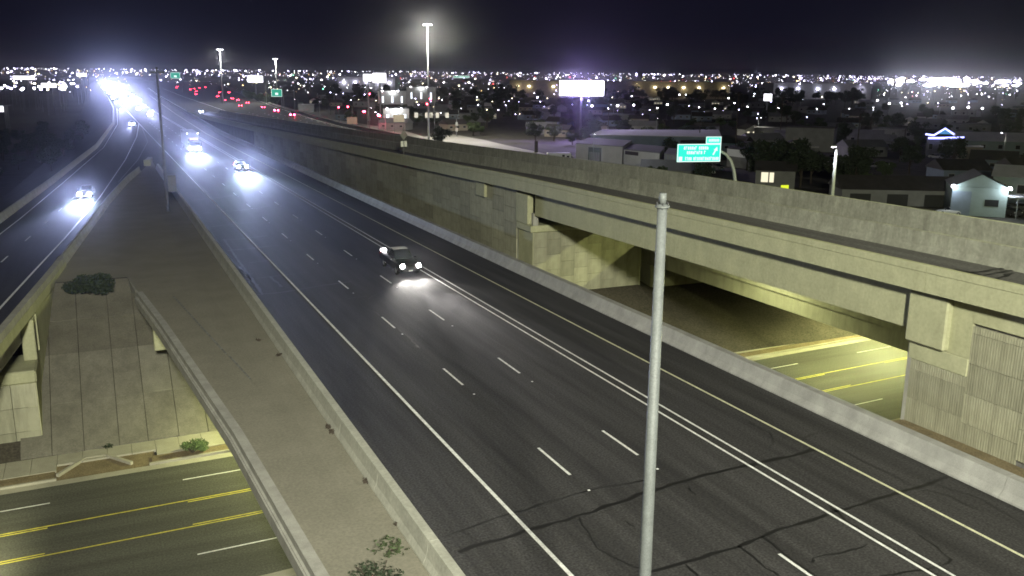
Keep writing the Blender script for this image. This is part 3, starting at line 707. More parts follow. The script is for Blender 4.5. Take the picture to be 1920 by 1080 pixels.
def make_car(kind, paint, hl='headlight_lens', tl='tail_lens', hsize=1.0, watts=0, hcol=(.88,.93,1.0), lights='front', cone=40, tsize=1.0):
    t = empty(kind)
    if kind == 'sedan':
        S = [(-2.36,.66,.34,.60),(-2.28,.80,.24,.70),(-1.7,.89,.20,.82),(-.85,.91,.20,.93),(1.2,.91,.20,.97),(1.9,.89,.22,.98),(2.28,.82,.28,.92),(2.37,.70,.38,.78)]
        C = [(-.95,.72,.90,.95),(-.25,.62,.90,1.40),(.85,.62,.92,1.43),(1.75,.66,.93,1.0)]; roof = (-.18,.80,.56,1.435); wz = .33; wy = (-1.42,1.42); wx = .80; L = 2.36
    elif kind == 'pickup':
        S = [(-2.85,.74,.45,.86),(-2.76,.90,.36,1.02),(-2.0,.97,.34,1.14),(-1.1,.98,.34,1.20),(.9,.98,.36,1.22),(.95,.98,.36,1.22),(2.75,.97,.42,1.20),(2.86,.93,.48,1.16)]
        C = [(-1.25,.82,1.15,1.2),(-.55,.72,1.15,1.82),(.70,.72,1.15,1.86),(.98,.76,1.15,1.25)]; roof = (-.48,.68,.66,1.865); wz = .40; wy = (-1.85,1.80); wx = .86; L = 2.85
    else:   # wagon
        S = [(-2.32,.70,.40,.80),(-2.24,.86,.30,.92),(-1.6,.94,.27,1.02),(-.95,.95,.27,1.10),(1.4,.95,.27,1.12),(2.2,.92,.30,1.12),(2.33,.84,.42,1.02)]
        C = [(-1.1,.78,1.05,1.1),(-.45,.68,1.05,1.66),(1.6,.68,1.07,1.70),(2.2,.74,1.08,1.15)]; roof = (-.4,1.55,.62,1.705); wz = .36; wy = (-1.45,1.45); wx = .84; L = 2.32
    MB().ring_loft([rring(*s) for s in S]).ob('body', paint, t, False)
    MB().ring_loft([rring(y,hw_,a,b_,.16) for y,hw_,a,b_ in C]).ob('glasshouse', 'glass_dark', t)
    MB().bbox((-roof[2],roof[0],roof[3]-.05), (roof[2],roof[1],roof[3]+.02), .02).ob('roof', paint, t)
    for sx_ in (-1,1):
        for y in wy: wheel(t, sx_*wx, y, wz)
        zc = S[1][3]-.14; r = .105*hsize
        MB().disc((sx_*(S[1][1]-.20),-L-.005,zc), r, (0,-1,.12), 12, .05).ob('headlight', hl, t)
        MB().bbox((sx_*(S[-2][1]-.17)-.15*tsize,L-.03,S[-1][3]-.22*tsize), (sx_*(S[-2][1]-.17)+.15*tsize,L+.035,S[-1][3]-.04), .02).ob('tail_light', tl, t)
        MB().bbox((sx_*(C[0][1]+.20)-.09,C[0][0]+.15,C[0][2]+.05), (sx_*(C[0][1]+.20)+.09,C[0][0]+.28,C[0][2]+.18), .03).ob('mirror', paint, t)
    MB().bbox((-.45,-L-.03,S[0][2]+.06), (.45,-L+.02,S[0][3]-.05), .02).ob('grille', 'steel_dark', t)
    MB().box((-.17,-L-.045,S[0][2]-.02), (.17,-L-.032,S[0][2]+.08)).ob('number_plate', 'plate', t)
    if watts:
        for sx_ in (-1,1):
            lamp('beam', (sx_*(S[1][1]-.20),-L-.12,S[1][3]-.14), watts, hcol, t, spot=cone, blend=.9, aim=(0,-1,-.14), rad=.09)
    return t
HB = (.60,.84,1.0); HV = (.50,.56,1.0)
def dazzle(t, x, y, z, watts, cone=22, col=None):  # extra narrow spots added at the headlamps to make them glare
    for s in (-1,1): lamp('glare_spot', (s*x,y,z), watts, col or HV, t, spot=cone, blend=.7, aim=(0,-1,.03), rad=.12)
t = make_car('pickup', 'car_black', 'headlight_warm', 'car_red', watts=2300, cone=74, hcol=(1,.96,.90), hsize=1.8); place(t, (22.6,72.2,0), 0.0); dazzle(t, .70, -3.0, .9, 15000, 22, (1,.95,.92))
MB().bbox((-.92,2.5,1.22), (-.42,2.78,1.44), .04).ob('cargo_lamp', 'marker_white', t)  # glowing block stands for the white light at the truck's rear
tag(t, 'black pickup with two round headlights beside the double white line', 'pickup')
t = make_car('wagon', 'car_grey', watts=19000, hcol=HB, hsize=2.3); place(t, (22.3,162.8,0)); dazzle(t, .66, -2.5, .8, 60000)
tag(t, 'grey wagon with glaring headlights in the middle lane behind the pickup', 'car')
t = make_car('sedan', 'car_grey', watts=7000, hcol=HB, hsize=2.4); place(t, (-2.1,133.9,0), -.11); dazzle(t, .60, -2.5, .6, 48000)
tag(t, 'lone grey car coming down the slip road with headlights on', 'car')
# lorry
def make_lorry():
    t = empty('lorry')
    MB().bbox((-1.22,-3.6,.55), (1.22,-1.0,2.2), .12).ob('cab', 'car_grey', t)
    MB().bbox((-1.18,-3.0,2.2), (1.18,-1.0,3.0), .18).ob('cab_roof', 'car_grey', t)
    MB().bbox((-1.05,-3.66,1.55), (1.05,-3.5,2.28), .05).ob('windscreen', 'glass_dark', t)
    MB().bbox((-.8,-3.70,.75), (.8,-3.6,1.4), .04).ob('grille', 'chrome', t)
    MB().bbox((-1.2,-3.78,.38), (1.2,-3.5,.70), .05).ob('bumper', 'car_grey', t)
    tr = MB().bbox((-1.3,-.7,1.15), (1.3,13.0,4.05), .04).ob('trailer', 'trailer_white', t)
    for i in range(10): MB().box((1.301,-.5+1.36*i,1.2), (1.33,-.45+1.36*i,4.0)).ob('side_post', 'trailer_white', tr); MB().box((-1.33,-.5+1.36*i,1.2), (-1.301,-.45+1.36*i,4.0)).ob('side_post', 'trailer_white', tr)
    MB().bbox((-.5,-.5,.7), (.5,12.8,1.14), .03).ob('chassis', 'steel_dark', t)
    for y in (-2.9,.2,1.4,10.4,11.7):
        for s in (-1,1): wheel(t, s*1.08, y, .5, .3)
    for s in (-1,1):
        MB().disc((s*.95,-3.80,.86), .27, (0,-1,.1), 12, .05).ob('headlight', 'headlight_lens', t)
        MB().bbox((s*1.1-.12,-.78,3.80), (s*1.1+.12,-.705,3.98), .02).ob('marker_light', 'marker_white', t)
        MB().bbox((s*.62-.09,-3.06,2.78), (s*.62+.09,-2.98,2.90), .02).ob('marker_light', 'amber_lens', t)
        MB().bbox((s*1.45-.10,-3.2,1.5), (s*1.45+.10,-3.1,2.2), .03).ob('mirror', 'steel_dark', t)
        lamp('beam', (s*.95,-3.95,.86), 15000, HB, t, spot=34, blend=.8, aim=(0,-1,-.14), rad=.1)
    MB().bbox((-.32,-3.06,2.78), (.32,-2.98,2.90), .02).ob('marker_light', 'amber_lens', t)
    return t
t = make_lorry(); place(t, (18.6,207.5,0)); dazzle(t, .95, -4.0, .88, 70000); tag(t, 'pale articulated lorry with glaring headlights in the right lane', 'lorry')
# oncoming traffic farther up: one car, then copies of it with their own parts
far = make_car('sedan', 'car_grey', 'headlight_far', watts=0, hsize=1.9)
lamp('beam', (0,-2.5,.62), 85000, HV, far, spot=6, blend=.6, aim=(0,-1,-.01), rad=.2)
far2 = make_car('wagon', 'car_white', 'headlight_far', watts=0, hsize=1.9)
lamp('beam', (0,-2.5,.75), 85000, HV, far2, spot=6, blend=.6, aim=(0,-1,-.01), rad=.2)
spots = [(10.6,325,.08),(19.5,392,0),(22.0,430,0),(22.2,500,0),(18.6,470,0),(15.2,520,0),(11.0,455,.03),(22.4,560,0),(18.6,585,0),(14.9,610,0),(20.5,740,0),(16.8,800,0),(25,700,0),(13.2,830,0),(20.6,940,0),(24.6,880,0),(16.7,1010,0),(13,980,0),(25,1090,0),(20.6,1150,0),(16.9,1230,0),(25,1340,0),(26.5,640,0),(11.2,570,0),(22.5,680,0),(18.8,720,0),(15.0,755,0),(27,780,0),(11.4,700,0),(22.5,830,0),(18.6,880,0),(15,925,0),(27.5,950,0),(22.5,1010,0),(18.6,1080,0),(15,1130,0),(11.5,900,0),(27.5,1180,0),(22.5,1280,0),(18.6,1360,0),(15,1450,0),(27.5,1500,0),(22.5,1620,0),(18.6,1750,0),(15,1850,0),(22.5,2000,0)]
for i, (x, y, rz) in enumerate(spots):
    o = (far, far2)[i] if i < 2 else copy_tree((far, far2)[i % 2])
    place(o, (x,y,0), -rz)
    lab = {0: 'car with dazzling headlights on the merging slip road, nearest of the distant traffic', 1: 'pale wagon with dazzling headlights just beyond the gore tip'}.get(i, 'added distant car whose headlights thicken the white blaze up the highway')
    tag(o, lab, 'car', 'distant oncoming traffic')
for i in range(36):      # extra cars added so the headlights merge into one white glare
    o = copy_tree((far, far2)[i % 2]); place(o, ((11.6,13.4,15.0,16.8,18.6,20.5,22.5,24.6,27.3)[i % 9], 690+i*24+random.uniform(-8,8), 0), 0)
    for ch in list(o.children):
        if ch.type == 'LIGHT': bpy.data.objects.remove(ch)
    tag(o, 'added distant car whose headlights thicken the white blaze up the highway', 'car', 'distant oncoming traffic')
# car coming down the flyover ramp far away
o = copy_tree(far); place(o, (42.3,424,zt(418)-.9), 0); tag(o, 'car with blue-white headlights coming along the ramp behind the median barrier', 'car', 'distant oncoming traffic')
# traffic driving away on the far carriageway
aw = make_car('sedan', 'car_grey', tl='tail_lens', tsize=1.7); aw2 = make_car('wagon', 'car_black', tl='brake_lens', tsize=1.9)
for ch in list(aw.children)+list(aw2.children):
    if ch.name.startswith('headlight'): ch.data.materials[0] = M['plate']
    if ch.name.startswith('tail_light'): ch.scale = (1.0,1.0,1.0)
tails = [(73.4,379,1),(75.7,428,1),(78.9,482,0),(71.4,510,0),(83,562,0),(86.4,626,0),(88.7,671,0),(77.6,626,0),(87.4,742,0),(55,358,0),(109,911,0),(118,912,0),(94,970,0),(80,830,0),(100,1100,0),(112,1180,0),(125,1250,0),(98,1260,0),(140,1320,0),(110,1400,0)]
u0 = u1 = True
for i, (x, y, k) in enumerate(tails):
    if k: o = aw2 if u1 else copy_tree(aw2); u1 = False
    else: o = aw if u0 else copy_tree(aw); u0 = False
    place(o, (x,y,0), PI-.05-(.06 if y > 450 else 0), 1.0)
    lab = {0: 'car braking with bright red tail lights, nearest on the far carriageway', 1: 'second car from the camera braking with red tail lights on the far carriageway', 9: 'car with small red tail lights close behind the flyover wall'}.get(i, 'distant car driving away with small red tail lights')
    tag(o, lab, 'car', 'traffic driving away')

# ================================================================== signs
def frame_box(b, w_, h_, th, y, z0): b.box((-w_/2,y,z0), (-w_/2+th,y+.03,z0+h_)); b.box((w_/2-th,y,z0), (w_/2,y+.03,z0+h_)); b.box((-w_/2+th,y,z0), (w_/2-th,y+.03,z0+th)); b.box((-w_/2+th,y,z0+h_-th), (w_/2-th,y+.03,z0+h_)); return b
dep = 118
c0 = D(1269,306,dep); c1 = D(1350,301,dep+1.2); mid = (c0+c1)/2
ang = math.atan2(c1.y-c0.y, c1.x-c0.x); W = (c1-c0).length
t = empty('overhead_sign', (mid.x,mid.y,mid.z), ang)
H_ = 2.35
MB().bbox((-W/2,0,0), (W/2,.09,H_), .02).ob('panel', 'sign_green_glow', t)
frame_box(MB(), W, H_, .11, -.035, 0).ob('border', 'sign_legend_glow', t)
MB().bbox((W/2-2.15,0,H_+.02), (W/2,.09,H_+.95), .02).ob('exit_tab', 'sign_green_glow', t)
b = MB(); frame_box(b, 2.15, .93, .09, -.035, H_+.02); b.v = [(q[0]+W/2-1.075, q[1], q[2]) for q in b.v]; b.ob('tab_border', 'sign_legend_glow', t)
rs = random.Random(3)
def legend(x0, x1, z, h, st, nm='legend'):
    b = MB(); x = x0
    while x < x1:
        w_ = h*rs.uniform(.34,.58)
        if rs.random() < .14: x += h*.5; continue
        k = rs.randint(0,3)
        b.box((x,-.032,z), (x+st,-.004,z+h*(1 if k else 1.15)))
        if k != 1: b.box((x+st,-.032,z+h-st), (x+w_,-.004,z+h))
        if k != 0: b.box((x+w_-st,-.032,z), (x+w_,-.004,z+h-st))
        if k == 2: b.box((x+st,-.032,z), (x+w_-st,-.004,z+st))
        x += w_+st*.9
    b.ob(nm, 'sign_legend_glow', t)
legend(-W/2+.9, W/2-1.75, 1.62, .40, .09); legend(-W/2+1.15, W/2-2.0, 1.02, .40, .09); legend(-W/2+.95, W/2-.3, .22, .40, .08)
b = MB(); b.box((-W/2+.22,-.032,.16), (-W/2+.72,-.004,.70)); b.ob('legend', 'sign_legend_glow', t)
legend(W/2-1.95, W/2-.2, H_+.30, .36, .08, 'tab_legend')
b = MB(); b.add([(W/2-1.15,-.03,.95),(W/2-.98,-.03,.85),(W/2-.62,-.03,1.55),(W/2-.80,-.03,1.65)], [(0,1,2,3)]); b.add([(W/2-1.0,-.03,1.55),(W/2-.45,-.03,1.40),(W/2-.52,-.03,1.98)], [(0,1,2)]); b.ob('arrow', 'sign_legend_glow', t)
pb = D(1378,350,dep+1.5); inv = Matrix.Rotation(-ang, 4, 'Z')
L_ = lambda px, py: tuple(inv @ (D(px,py,dep+1.5)-mid))
MB().tube([L_(1380,470),L_(1379,345),L_(1376,320),L_(1371,302),L_(1362,290),L_(1350,283),L_(1318,284),L_(1285,287)], [.26,.24,.23,.21,.20,.18,.15,.12], 12).ob('arm', 'galvanised', t, True)
for x in (-W*.3, W*.3): MB().box((x-.06,.1,.2), (x+.06,.25,H_-.1)).ob('bracket', 'galvanised', t)
tag(t, 'lit green guide sign with exit tab on a curved arm behind the flyover', 'sign')
# yellow plate on the flyover wall
p = D(1471,356,88); t = empty('marker_sign', (p.x,p.y,p.z), ang)
MB().bbox((-.42,-.02,-.02), (.42,.02,.47), .015).ob('plate', 'marker_yellow_glow', t); MB().tube([(0,.04,-1.0),(0,.04,.3)], .035, 6).ob('post', 'galv_dark', t)
tag(t, 'small bright yellow plate sticking up behind the flyover wall', 'sign')
# warning sign on the flyover parapet, seen from behind
p = AX(757,291,36.25); t = empty('warning_sign', (p.x,p.y,p.z-.02), .35); k = 1.18
MB().tube([(0,0,0),(0,0,3.4)], .05, 6).ob('post', 'galv_dark', t)
MB().add([(0,-.04,2.0),(.62,-.04,2.62),(0,-.04,3.24),(-.62,-.04,2.62),(0,-.07,2.0),(.62,-.07,2.62),(0,-.07,3.24),(-.62,-.07,2.62)], [(0,1,2,3),(7,6,5,4),(0,1,5,4),(1,2,6,5),(2,3,7,6),(3,0,4,7)]).ob('diamond_plate', 'sign_back', t)
for s in (-1,1): MB().bbox((s*.28-.22,-.08,1.12), (s*.28+.22,-.05,1.86), .01).ob('side_plate', 'sign_white', t)
MB().bbox((-.14,-.1,3.3), (.14,.1,3.62), .04).ob('beacon', 'sign_back', t)
tag(t, 'diamond warning sign with two small plates on the flyover parapet', 'sign')
p = D(1005,288,150); t = empty('small_sign', (p.x,p.y,p.z-.8), .5)
MB().tube([(0,0,0),(0,0,2.0)], .05, 6).ob('post', 'galv_dark', t); MB().bbox((-.5,-.05,1.0), (.5,-.02,2.9), .02).ob('plate', 'board_dark', t)
tag(t, 'dark upright sign plate above the flyover beside the pale ramp', 'sign')
# ================================================================== plants
def leaves(b, c, r, n, s, rnd, squash=.8):
    for _ in range(n):
        d = V((rnd.gauss(0,1), rnd.gauss(0,1), rnd.gauss(0,1))).normalized()*(rnd.random()**.45)
        p = V(c)+V((d.x*r, d.y*r, d.z*r*squash)); k = s*rnd.uniform(.6,1.4)
        a = V((rnd.gauss(0,1), rnd.gauss(0,1), rnd.gauss(0,.7))).normalized(); q = a.cross(V((rnd.gauss(0,1), rnd.gauss(0,1), rnd.gauss(0,1)))).normalized()
        b.add([p-a*k, p+q*k*.45, p+a*k, p-q*k*.45], [(0,1,2,3)])
def make_bush(name, r, h, n, s, mt, seed):
    rnd = random.Random(seed); t = empty(name)
    b = MB()
    for k in range(9):
        a = rnd.uniform(0,2*PI); d = rnd.uniform(.1,.62)*r
        leaves(b, (d*math.cos(a), d*math.sin(a), h*rnd.uniform(.3,.72)), r*rnd.uniform(.28,.46), n//9, s, rnd, .8*h/r if h < r else 1)
    b.ob('foliage', mt, t)
    b = MB()
    for k in range(6):
        a = rnd.uniform(0,2*PI); b.tube([(0,0,0),(.3*r*math.cos(a),.3*r*math.sin(a),h*.4),(.6*r*math.cos(a),.6*r*math.sin(a),h*.7)], [.03,.02,.01], 5)
    b.ob('stem', 'bark', t)
    return t
q = V((-1.7,76.6,-.95)); t = place(make_bush('shrub', 2.5, 1.7, 4600, .12, 'leaf_dark', 1), q); tag(t, 'dark spreading shrub at the head of the slope paving', 'shrub')
t = place(make_bush('shrub', .85, .75, 1500, .06, 'leaf_green', 2), (4.0,SY(4,7.1),ZS+.1), 0, 1.4); tag(t, 'small round green shrub on the verge beside the kerb', 'shrub')
t = place(make_bush('shrub', 1.75, .55, 620, .065, 'leaf_dark', 3), (7.0,25.3,.0)); tag(t, 'sprawling green weeds on the gore at the bottom edge', 'weeds')
t = place(make_bush('shrub', .8, .45, 120, .08, 'leaf_mid', 4), (7.9,27.3,.0)); tag(t, 'thin weed patch against the barrier near the bottom edge', 'weeds')
for i, (px, py) in enumerate([(523,668),(618,803),(690,905),(748,985),(622,812),(485,640)]):
    q = G(px, py, 0); t = place(make_bush('weed', .26, .18, 60, .07, 'bark', 20+i), q)
    tag(t, 'small dry weed growing at the foot of the gore barrier', 'weed', 'weeds along the barrier foot')
q = G(205,855,ZS); t = place(make_bush('weed', .5, .2, 90, .07, 'leaf_dark', 31), (q.x,63.6,ZS+.1)); tag(t, 'dark weed tuft where the slope paving meets the sidewalk', 'weed')

def make_tree(name, h, r, n, s, mt, seed, trunk=.18):
    rnd = random.Random(seed); t = empty(name)
    b = MB(); b.tube([(0,0,0),(rnd.uniform(-.2,.2),rnd.uniform(-.2,.2),h*.35),(rnd.uniform(-.3,.3),rnd.uniform(-.3,.3),h*.75)], [trunk,trunk*.75,trunk*.3], 7)
    cl = []
    for k in range(11):
        a = rnd.uniform(0,2*PI); d = rnd.uniform(.15,.75)*r; z = h*rnd.uniform(.42,.86)
        cl.append((d*math.cos(a), d*math.sin(a), z)); b.tube([(0,0,h*rnd.uniform(.25,.45)), (d*.5*math.cos(a), d*.5*math.sin(a), z*.8), cl[-1]], [trunk*.4,trunk*.25,.02], 5)
    b.ob('trunk', 'bark', t)
    b = MB()
    for c in cl: leaves(b, c, r*rnd.uniform(.30,.50), n//11, s, rnd, .75)
    b.ob('crown', mt, t)
    return t
T = [make_tree('tree', 7, 3.4, 1500, .32, 'leaf_dark', 41), make_tree('tree', 5, 3.0, 1300, .30, 'leaf_mid', 42), make_tree('tree', 9, 3.6, 1700, .36, 'leaf_dark', 43, .25)]
used = [False]*3
def put_tree(k, loc, rz, s, label, group):
    o = copy_tree(T[k]) if used[k] else T[k]; used[k] = True
    place(o, loc, rz, s); tag(o, label, 'tree', group); return o

# ================================================================== the city beyond
rnd = random.Random(11)
def box_building(name, loc, rz, w_, d_, h_, wall, roof, label, cat='building', rooft='flat', group=None, wins=0, win='window_dark', doors=0, door='door_dark', parent=None):
    t = empty(name, loc, rz)
    MB().box((-w_/2,-d_/2,0), (w_/2,d_/2,h_)).ob('wall', wall, t)
    if rooft == 'flat':
        MB().box((-w_/2-.15,-d_/2-.15,h_+.002), (w_/2+.15,d_/2+.15,h_+.3)).ob('roof', roof, t)
    elif rooft == 'gable':
        g_ = d_*.24; o = .4
        MB().add([(-w_/2-o,-d_/2-o,h_-.08),(w_/2+o,-d_/2-o,h_-.08),(w_/2+o,0,h_+g_),(-w_/2-o,0,h_+g_),(-w_/2-o,d_/2+o,h_-.08),(w_/2+o,d_/2+o,h_-.08)], [(0,1,2,3),(3,2,5,4),(0,3,4),(1,5,2),(0,4,5,1)]).ob('roof', roof, t)
    else:
        g_ = w_*.26; o = .3
        MB().add([(-w_/2-o,-d_/2-o,h_-.05),(w_/2+o,-d_/2-o,h_-.05),(0,-d_/2-o,h_+g_),(-w_/2-o,d_/2+o,h_-.05),(w_/2+o,d_/2+o,h_-.05),(0,d_/2+o,h_+g_)], [(0,2,5,3),(1,4,5,2),(3,5,4),(0,3,4,1)]).ob('roof', roof, t)
        MB().add([(-w_/2-.0,-d_/2-o-.02,h_),(w_/2,-d_/2-o-.02,h_),(0,-d_/2-o-.02,h_+g_-.1),(-w_/2,-d_/2-o+.05,h_),(w_/2,-d_/2-o+.05,h_),(0,-d_/2-o+.05,h_+g_-.1)], [(0,1,2),(3,5,4),(0,3,4,1),(1,4,5,2),(2,5,3,0)]).ob('gable', wall, t)
    for i in range(wins):
        x = -w_/2+w_*(i+.5)/wins; ww = min(1.6, w_/wins*.45); f = MB().box((x-ww/2,-d_/2-.04,h_*.38), (x+ww/2,-d_/2-.003,h_*.72)).ob('window', 'wall_white', t)
        MB().box((x-ww/2+.08,-d_/2-.07,h_*.38+.08), (x+ww/2-.08,-d_/2-.041,h_*.72-.08)).ob('pane', win, f)
    for i in range(doors):
        x = -w_/2+w_*(i+.5)/doors; MB().box((x-w_/doors*.28,-d_/2-.06,0), (x+w_/doors*.28,-d_/2-.002,h_*.72)).ob('door', door, t)
    return tag(t, label, cat, group)
def face(px): return -math.atan((px-960)/FPX)-YAW+rnd.uniform(-.05,.05)

# the warehouse yard
def quad_building(name, P, h, wall, roof, label, cat='warehouse', z=ZS):
    t = empty(name, (P[0].x,P[0].y,z)); o = P[0]
    pts = [(p.x-o.x, p.y-o.y) for p in P]
    MB().prism(pts, 0, h).ob('wall', wall, t)
    cx = sum(p[0] for p in pts)/len(pts); cy_ = sum(p[1] for p in pts)/len(pts)
    MB().prism([(cx+(p[0]-cx)*1.015, cy_+(p[1]-cy_)*1.015) for p in pts], h+.002, h+.22).ob('roof', roof, t)
    tag(t, label, cat); t['_p'] = 0
    del t['_p']
    return t, pts
def on_wall(t, a, b_, f0, f1, z0, z1, name, mt, out=.05):
    a, b_ = V((a[0],a[1],0)), V((b_[0],b_[1],0)); d = b_-a; n = V((d.y,-d.x,0)).normalized()
    p, q = a+d*f0+n*.005, a+d*f1+n*.005
    return MB().add([tuple(x+V((0,0,z0))) for x in (p,q,q+n*out,p+n*out)]+[tuple(x+V((0,0,z1))) for x in (p,q,q+n*out,p+n*out)], [(3,2,1,0),(4,5,6,7),(0,1,5,4),(1,2,6,5),(2,3,7,6),(3,0,4,7)]).ob(name, mt, t)
A0, A1, A2 = G(1079,306,ZS), G(1166,314,ZS), G(1235,323,ZS)
B0, B1 = G(1150,278,ZS), G(1340,300,ZS)
dx = V((26,34,0))
wh1, p1 = quad_building('warehouse', [A0, A1, A1+dx*.62, A0+dx*.62], 5.9, 'wall_white', 'roof_grey', 'white walled warehouse with barred double door, left of the yard')
on_wall(wh1, p1[0], p1[1], .28, .56, 0, 5.2, 'door_bay', 'door_dark'); on_wall(wh1, p1[0], p1[1], .31, .53, .3, 3.8, 'door', 'wall_grey', .09)
for i in range(6): on_wall(wh1, p1[0], p1[1], .31+.037*i, .314+.037*i, .3, 3.8, 'door_bar', 'wall_white', .13)
A1b = A1+(A2-A1)*.04
wh2, p2 = quad_building('warehouse', [A1b, A2, A2+dx*.55, A1b+dx*.55], 5.2, 'wall_white', 'roof_grey', 'lower white warehouse with a dark name board, beside the barred door')
on_wall(wh2, p2[0], p2[1], .04, .42, 3.9, 4.9, 'name_board', 'board_dark')
wh3, p3 = quad_building('warehouse', [A2+V((1.2,-.6,0)), G(1300,330,ZS), G(1300,330,ZS)+dx*.5, A2+V((1.2,-.6,0))+dx*.5], 5.0, 'wall_grey', 'roof_grey', 'dark grey warehouse block behind the green sign')
for i in range(7): on_wall(wh3, p3[0], p3[1], .06+.13*i, .075+.13*i, 0, 4.8, 'wall_rib', 'wall_blue')
wh4, p4_ = quad_building('warehouse', [A0+dx*.75, G(1345,298,ZS)+V((4,4,0)), G(1345,298,ZS)+V((30,40,0)), A0+dx*1.5], 6.6, 'wall_blue', 'roof_pale', 'big shed with pale metal roof behind the white warehouses')
lamp('yard_lamp', tuple(G(1120,330,ZS)+V((-6,-8,11))), 7000, COOL, None, rad=.5)
bpy.data.objects['yard_lamp'].parent = street_light(tuple(G(1120,330,ZS)+V((-6,-8,0))), 11.5, .6, .9, 'yard street light in front of the white warehouses'); bpy.data.objects['yard_lamp'].location = (.9,0,11)
# flat white fascia building right of the sign, house with lit windows
wb, pb_ = quad_building('shop', [G(1362,312,ZS), G(1432,322,ZS), G(1432,322,ZS)+V((24,22,0)), G(1362,312,ZS)+V((24,22,0))], 5.4, 'wall_grey', 'roof_dark', 'flat roofed shop with a broad white fascia right of the green sign', 'shop')
on_wall(wb, pb_[0], pb_[1], 0, 1, 3.2, 5.3, 'fascia', 'sign_white', .15)
hb_ = D(1455,315,215); t = box_building('house', (hb_.x,hb_.y,ZS), face(1455), 9, 8, 4.4, 'wall_grey', 'roof_dark', 'dark house with two glowing windows beyond the flyover wall', 'house', 'gable')
MB().box((-3.2,-4.06,1.6), (-1.6,-4.01,3.9)).ob('window', 'window_lit', t); MB().box((-1.3,-4.06,1.6), (-.3,-4.01,3.9)).ob('window', 'window_lit', t)
# long grey shed and small gabled shelter
p = D(1520,262,330); box_building('shed', (p.x,p.y,ZS), face(1520)-.12, 17, 9, 8.5, 'wall_grey', 'roof_dark', 'long pale grey shed on the dark rise above the shelters', 'shed')
p = D(1485,272,300); box_building('shelter', (p.x,p.y,ZS), face(1485), 5, 8, 4.4, 'wall_white', 'roof_dark', 'small white gabled shelter between two rows of carports', 'shelter', 'front')
for i, px in enumerate((1447,1462,1503,1517,1527)):
    p = D(px,274,302); t = empty('carport', (p.x,p.y,ZS), face(px))
    MB().box((-1.5,-2,3.4), (1.5,2,3.6)).ob('roof', 'roof_pale', t)
    for a in (-1.4,1.4): MB().tube([(a,-1.9,0),(a,-1.9,3.4)], .06, 6).ob('post', 'galv_dark', t)
    MB().box((-1.52,-2.06,3.25), (1.52,-2.01,3.75)).ob('fascia', 'wall_white', t)
    tag(t, 'low carport with a pale flat roof beside the gabled shelter', 'carport', 'carports in a row')
# blue neon shop
p = D(1768,306,315); t = box_building('neon_shop', (p.x,p.y,ZS), face(1768), 12, 9, 6.0, 'wall_grey', 'roof_dark', 'shop outlined with blue neon along its gabled roof', 'shop', wins=4)
z = 6.35
MB().tube([(-6.6,-4.9,z+1.1),(-3.9,-4.9,z+.8),(-.6,-4.9,z+3.2),(2.4,-4.9,z+1.3)], .30, 8).ob('neon_tube', 'neon_blue', t)
MB().tube([(-5.6,-4.9,z-.2),(-2,-4.9,z-.1),(5.6,-4.9,z+.35)], .34, 8).ob('neon_tube', 'neon_blue', t)
MB().add([(-2.6,-4.7,z+1.3),(1.8,-4.7,z+1.3),(-.6,-4.7,z+2.9),(-2.6,-4.4,z+1.3),(1.8,-4.4,z+1.3),(-.6,-4.4,z+2.9)], [(0,1,2),(3,5,4),(0,3,4,1),(1,4,5,2),(2,5,3,0)]).ob('gable_panel', 'neon_cyan', t)
MB().box((-6,-4.62,5.6), (6,-4.55,z)).ob('fascia', 'wall_grey', t)
# gabled white building with two flood lamps, annex with teal roof
p = D(1822,412,178); wg = box_building('gabled_building', (p.x,p.y,ZS), face(1815)+.10, 9.6, 12, 5.6, 'wall_teal', 'roof_grey', 'pale gabled building lit by two flood lamps at its eaves', 'building', 'front')
for px_, col, k in ((-4.75,COOL,1),(4.9,COOL,2)):
    MB().bbox((px_-.35,-6.7,5.35), (px_+.35,-6.35,5.9), .08).ob('flood_lamp', 'lamp_white', wg); lamp('flood', (px_,-7.4,5.5), 420*k, (.82,.92,1.0), wg, rad=.2)
MB().box((-4.79,-6.08,0), (-1.4,-6.003,4.7)).ob('side_door', 'wall_blue', wg); MB().box((1.0,-6.08,2.0), (3.4,-6.003,3.3)).ob('window', 'window_dark', wg)
MB().box((4.9,-6.9,4.0), (12.5,-2,4.18)).ob('canopy', 'roof_pale', wg)
for a in (6.5,9,11.8): MB().tube([(a,-6.7,0),(a,-6.7,4)], .07, 6).ob('canopy_post', 'galvanised', wg)
p = D(1910,405,195); wt = box_building('annex', (p.x,p.y,ZS), face(1905)-.02, 11, 9, 5.6, 'wall_teal', 'roof_pale', 'low annex with pale sloping roof at the right edge of the view', 'building', 'gable', wins=3)
p = D(1700,385,190); box_building('long_shed', (p.x,p.y,ZS), face(1690)+.35, 30, 10, 3.4, 'wall_grey', 'roof_dark', 'long low dark shed left of the pale gabled building', 'shed', 'gable', doors=4)
p = D(1880,312,330); box_building('market_hall', (p.x,p.y,ZS), face(1880)+.25, 34, 12, 4.5, 'wall_teal', 'roof_pale', 'low hall with a dim green roof near the right edge', 'building', 'gable', wins=6)
p = D(1815,310,300); box_building('kiosk', (p.x,p.y,ZS), face(1815), 7.5, 5, 4.2, 'wall_tan', 'roof_pale', 'small tan kiosk with a parked car in front', 'kiosk', wins=2)
p = D(1048,275,270); t = empty('camper', (p.x,p.y,ZS), face(1048)+.2)
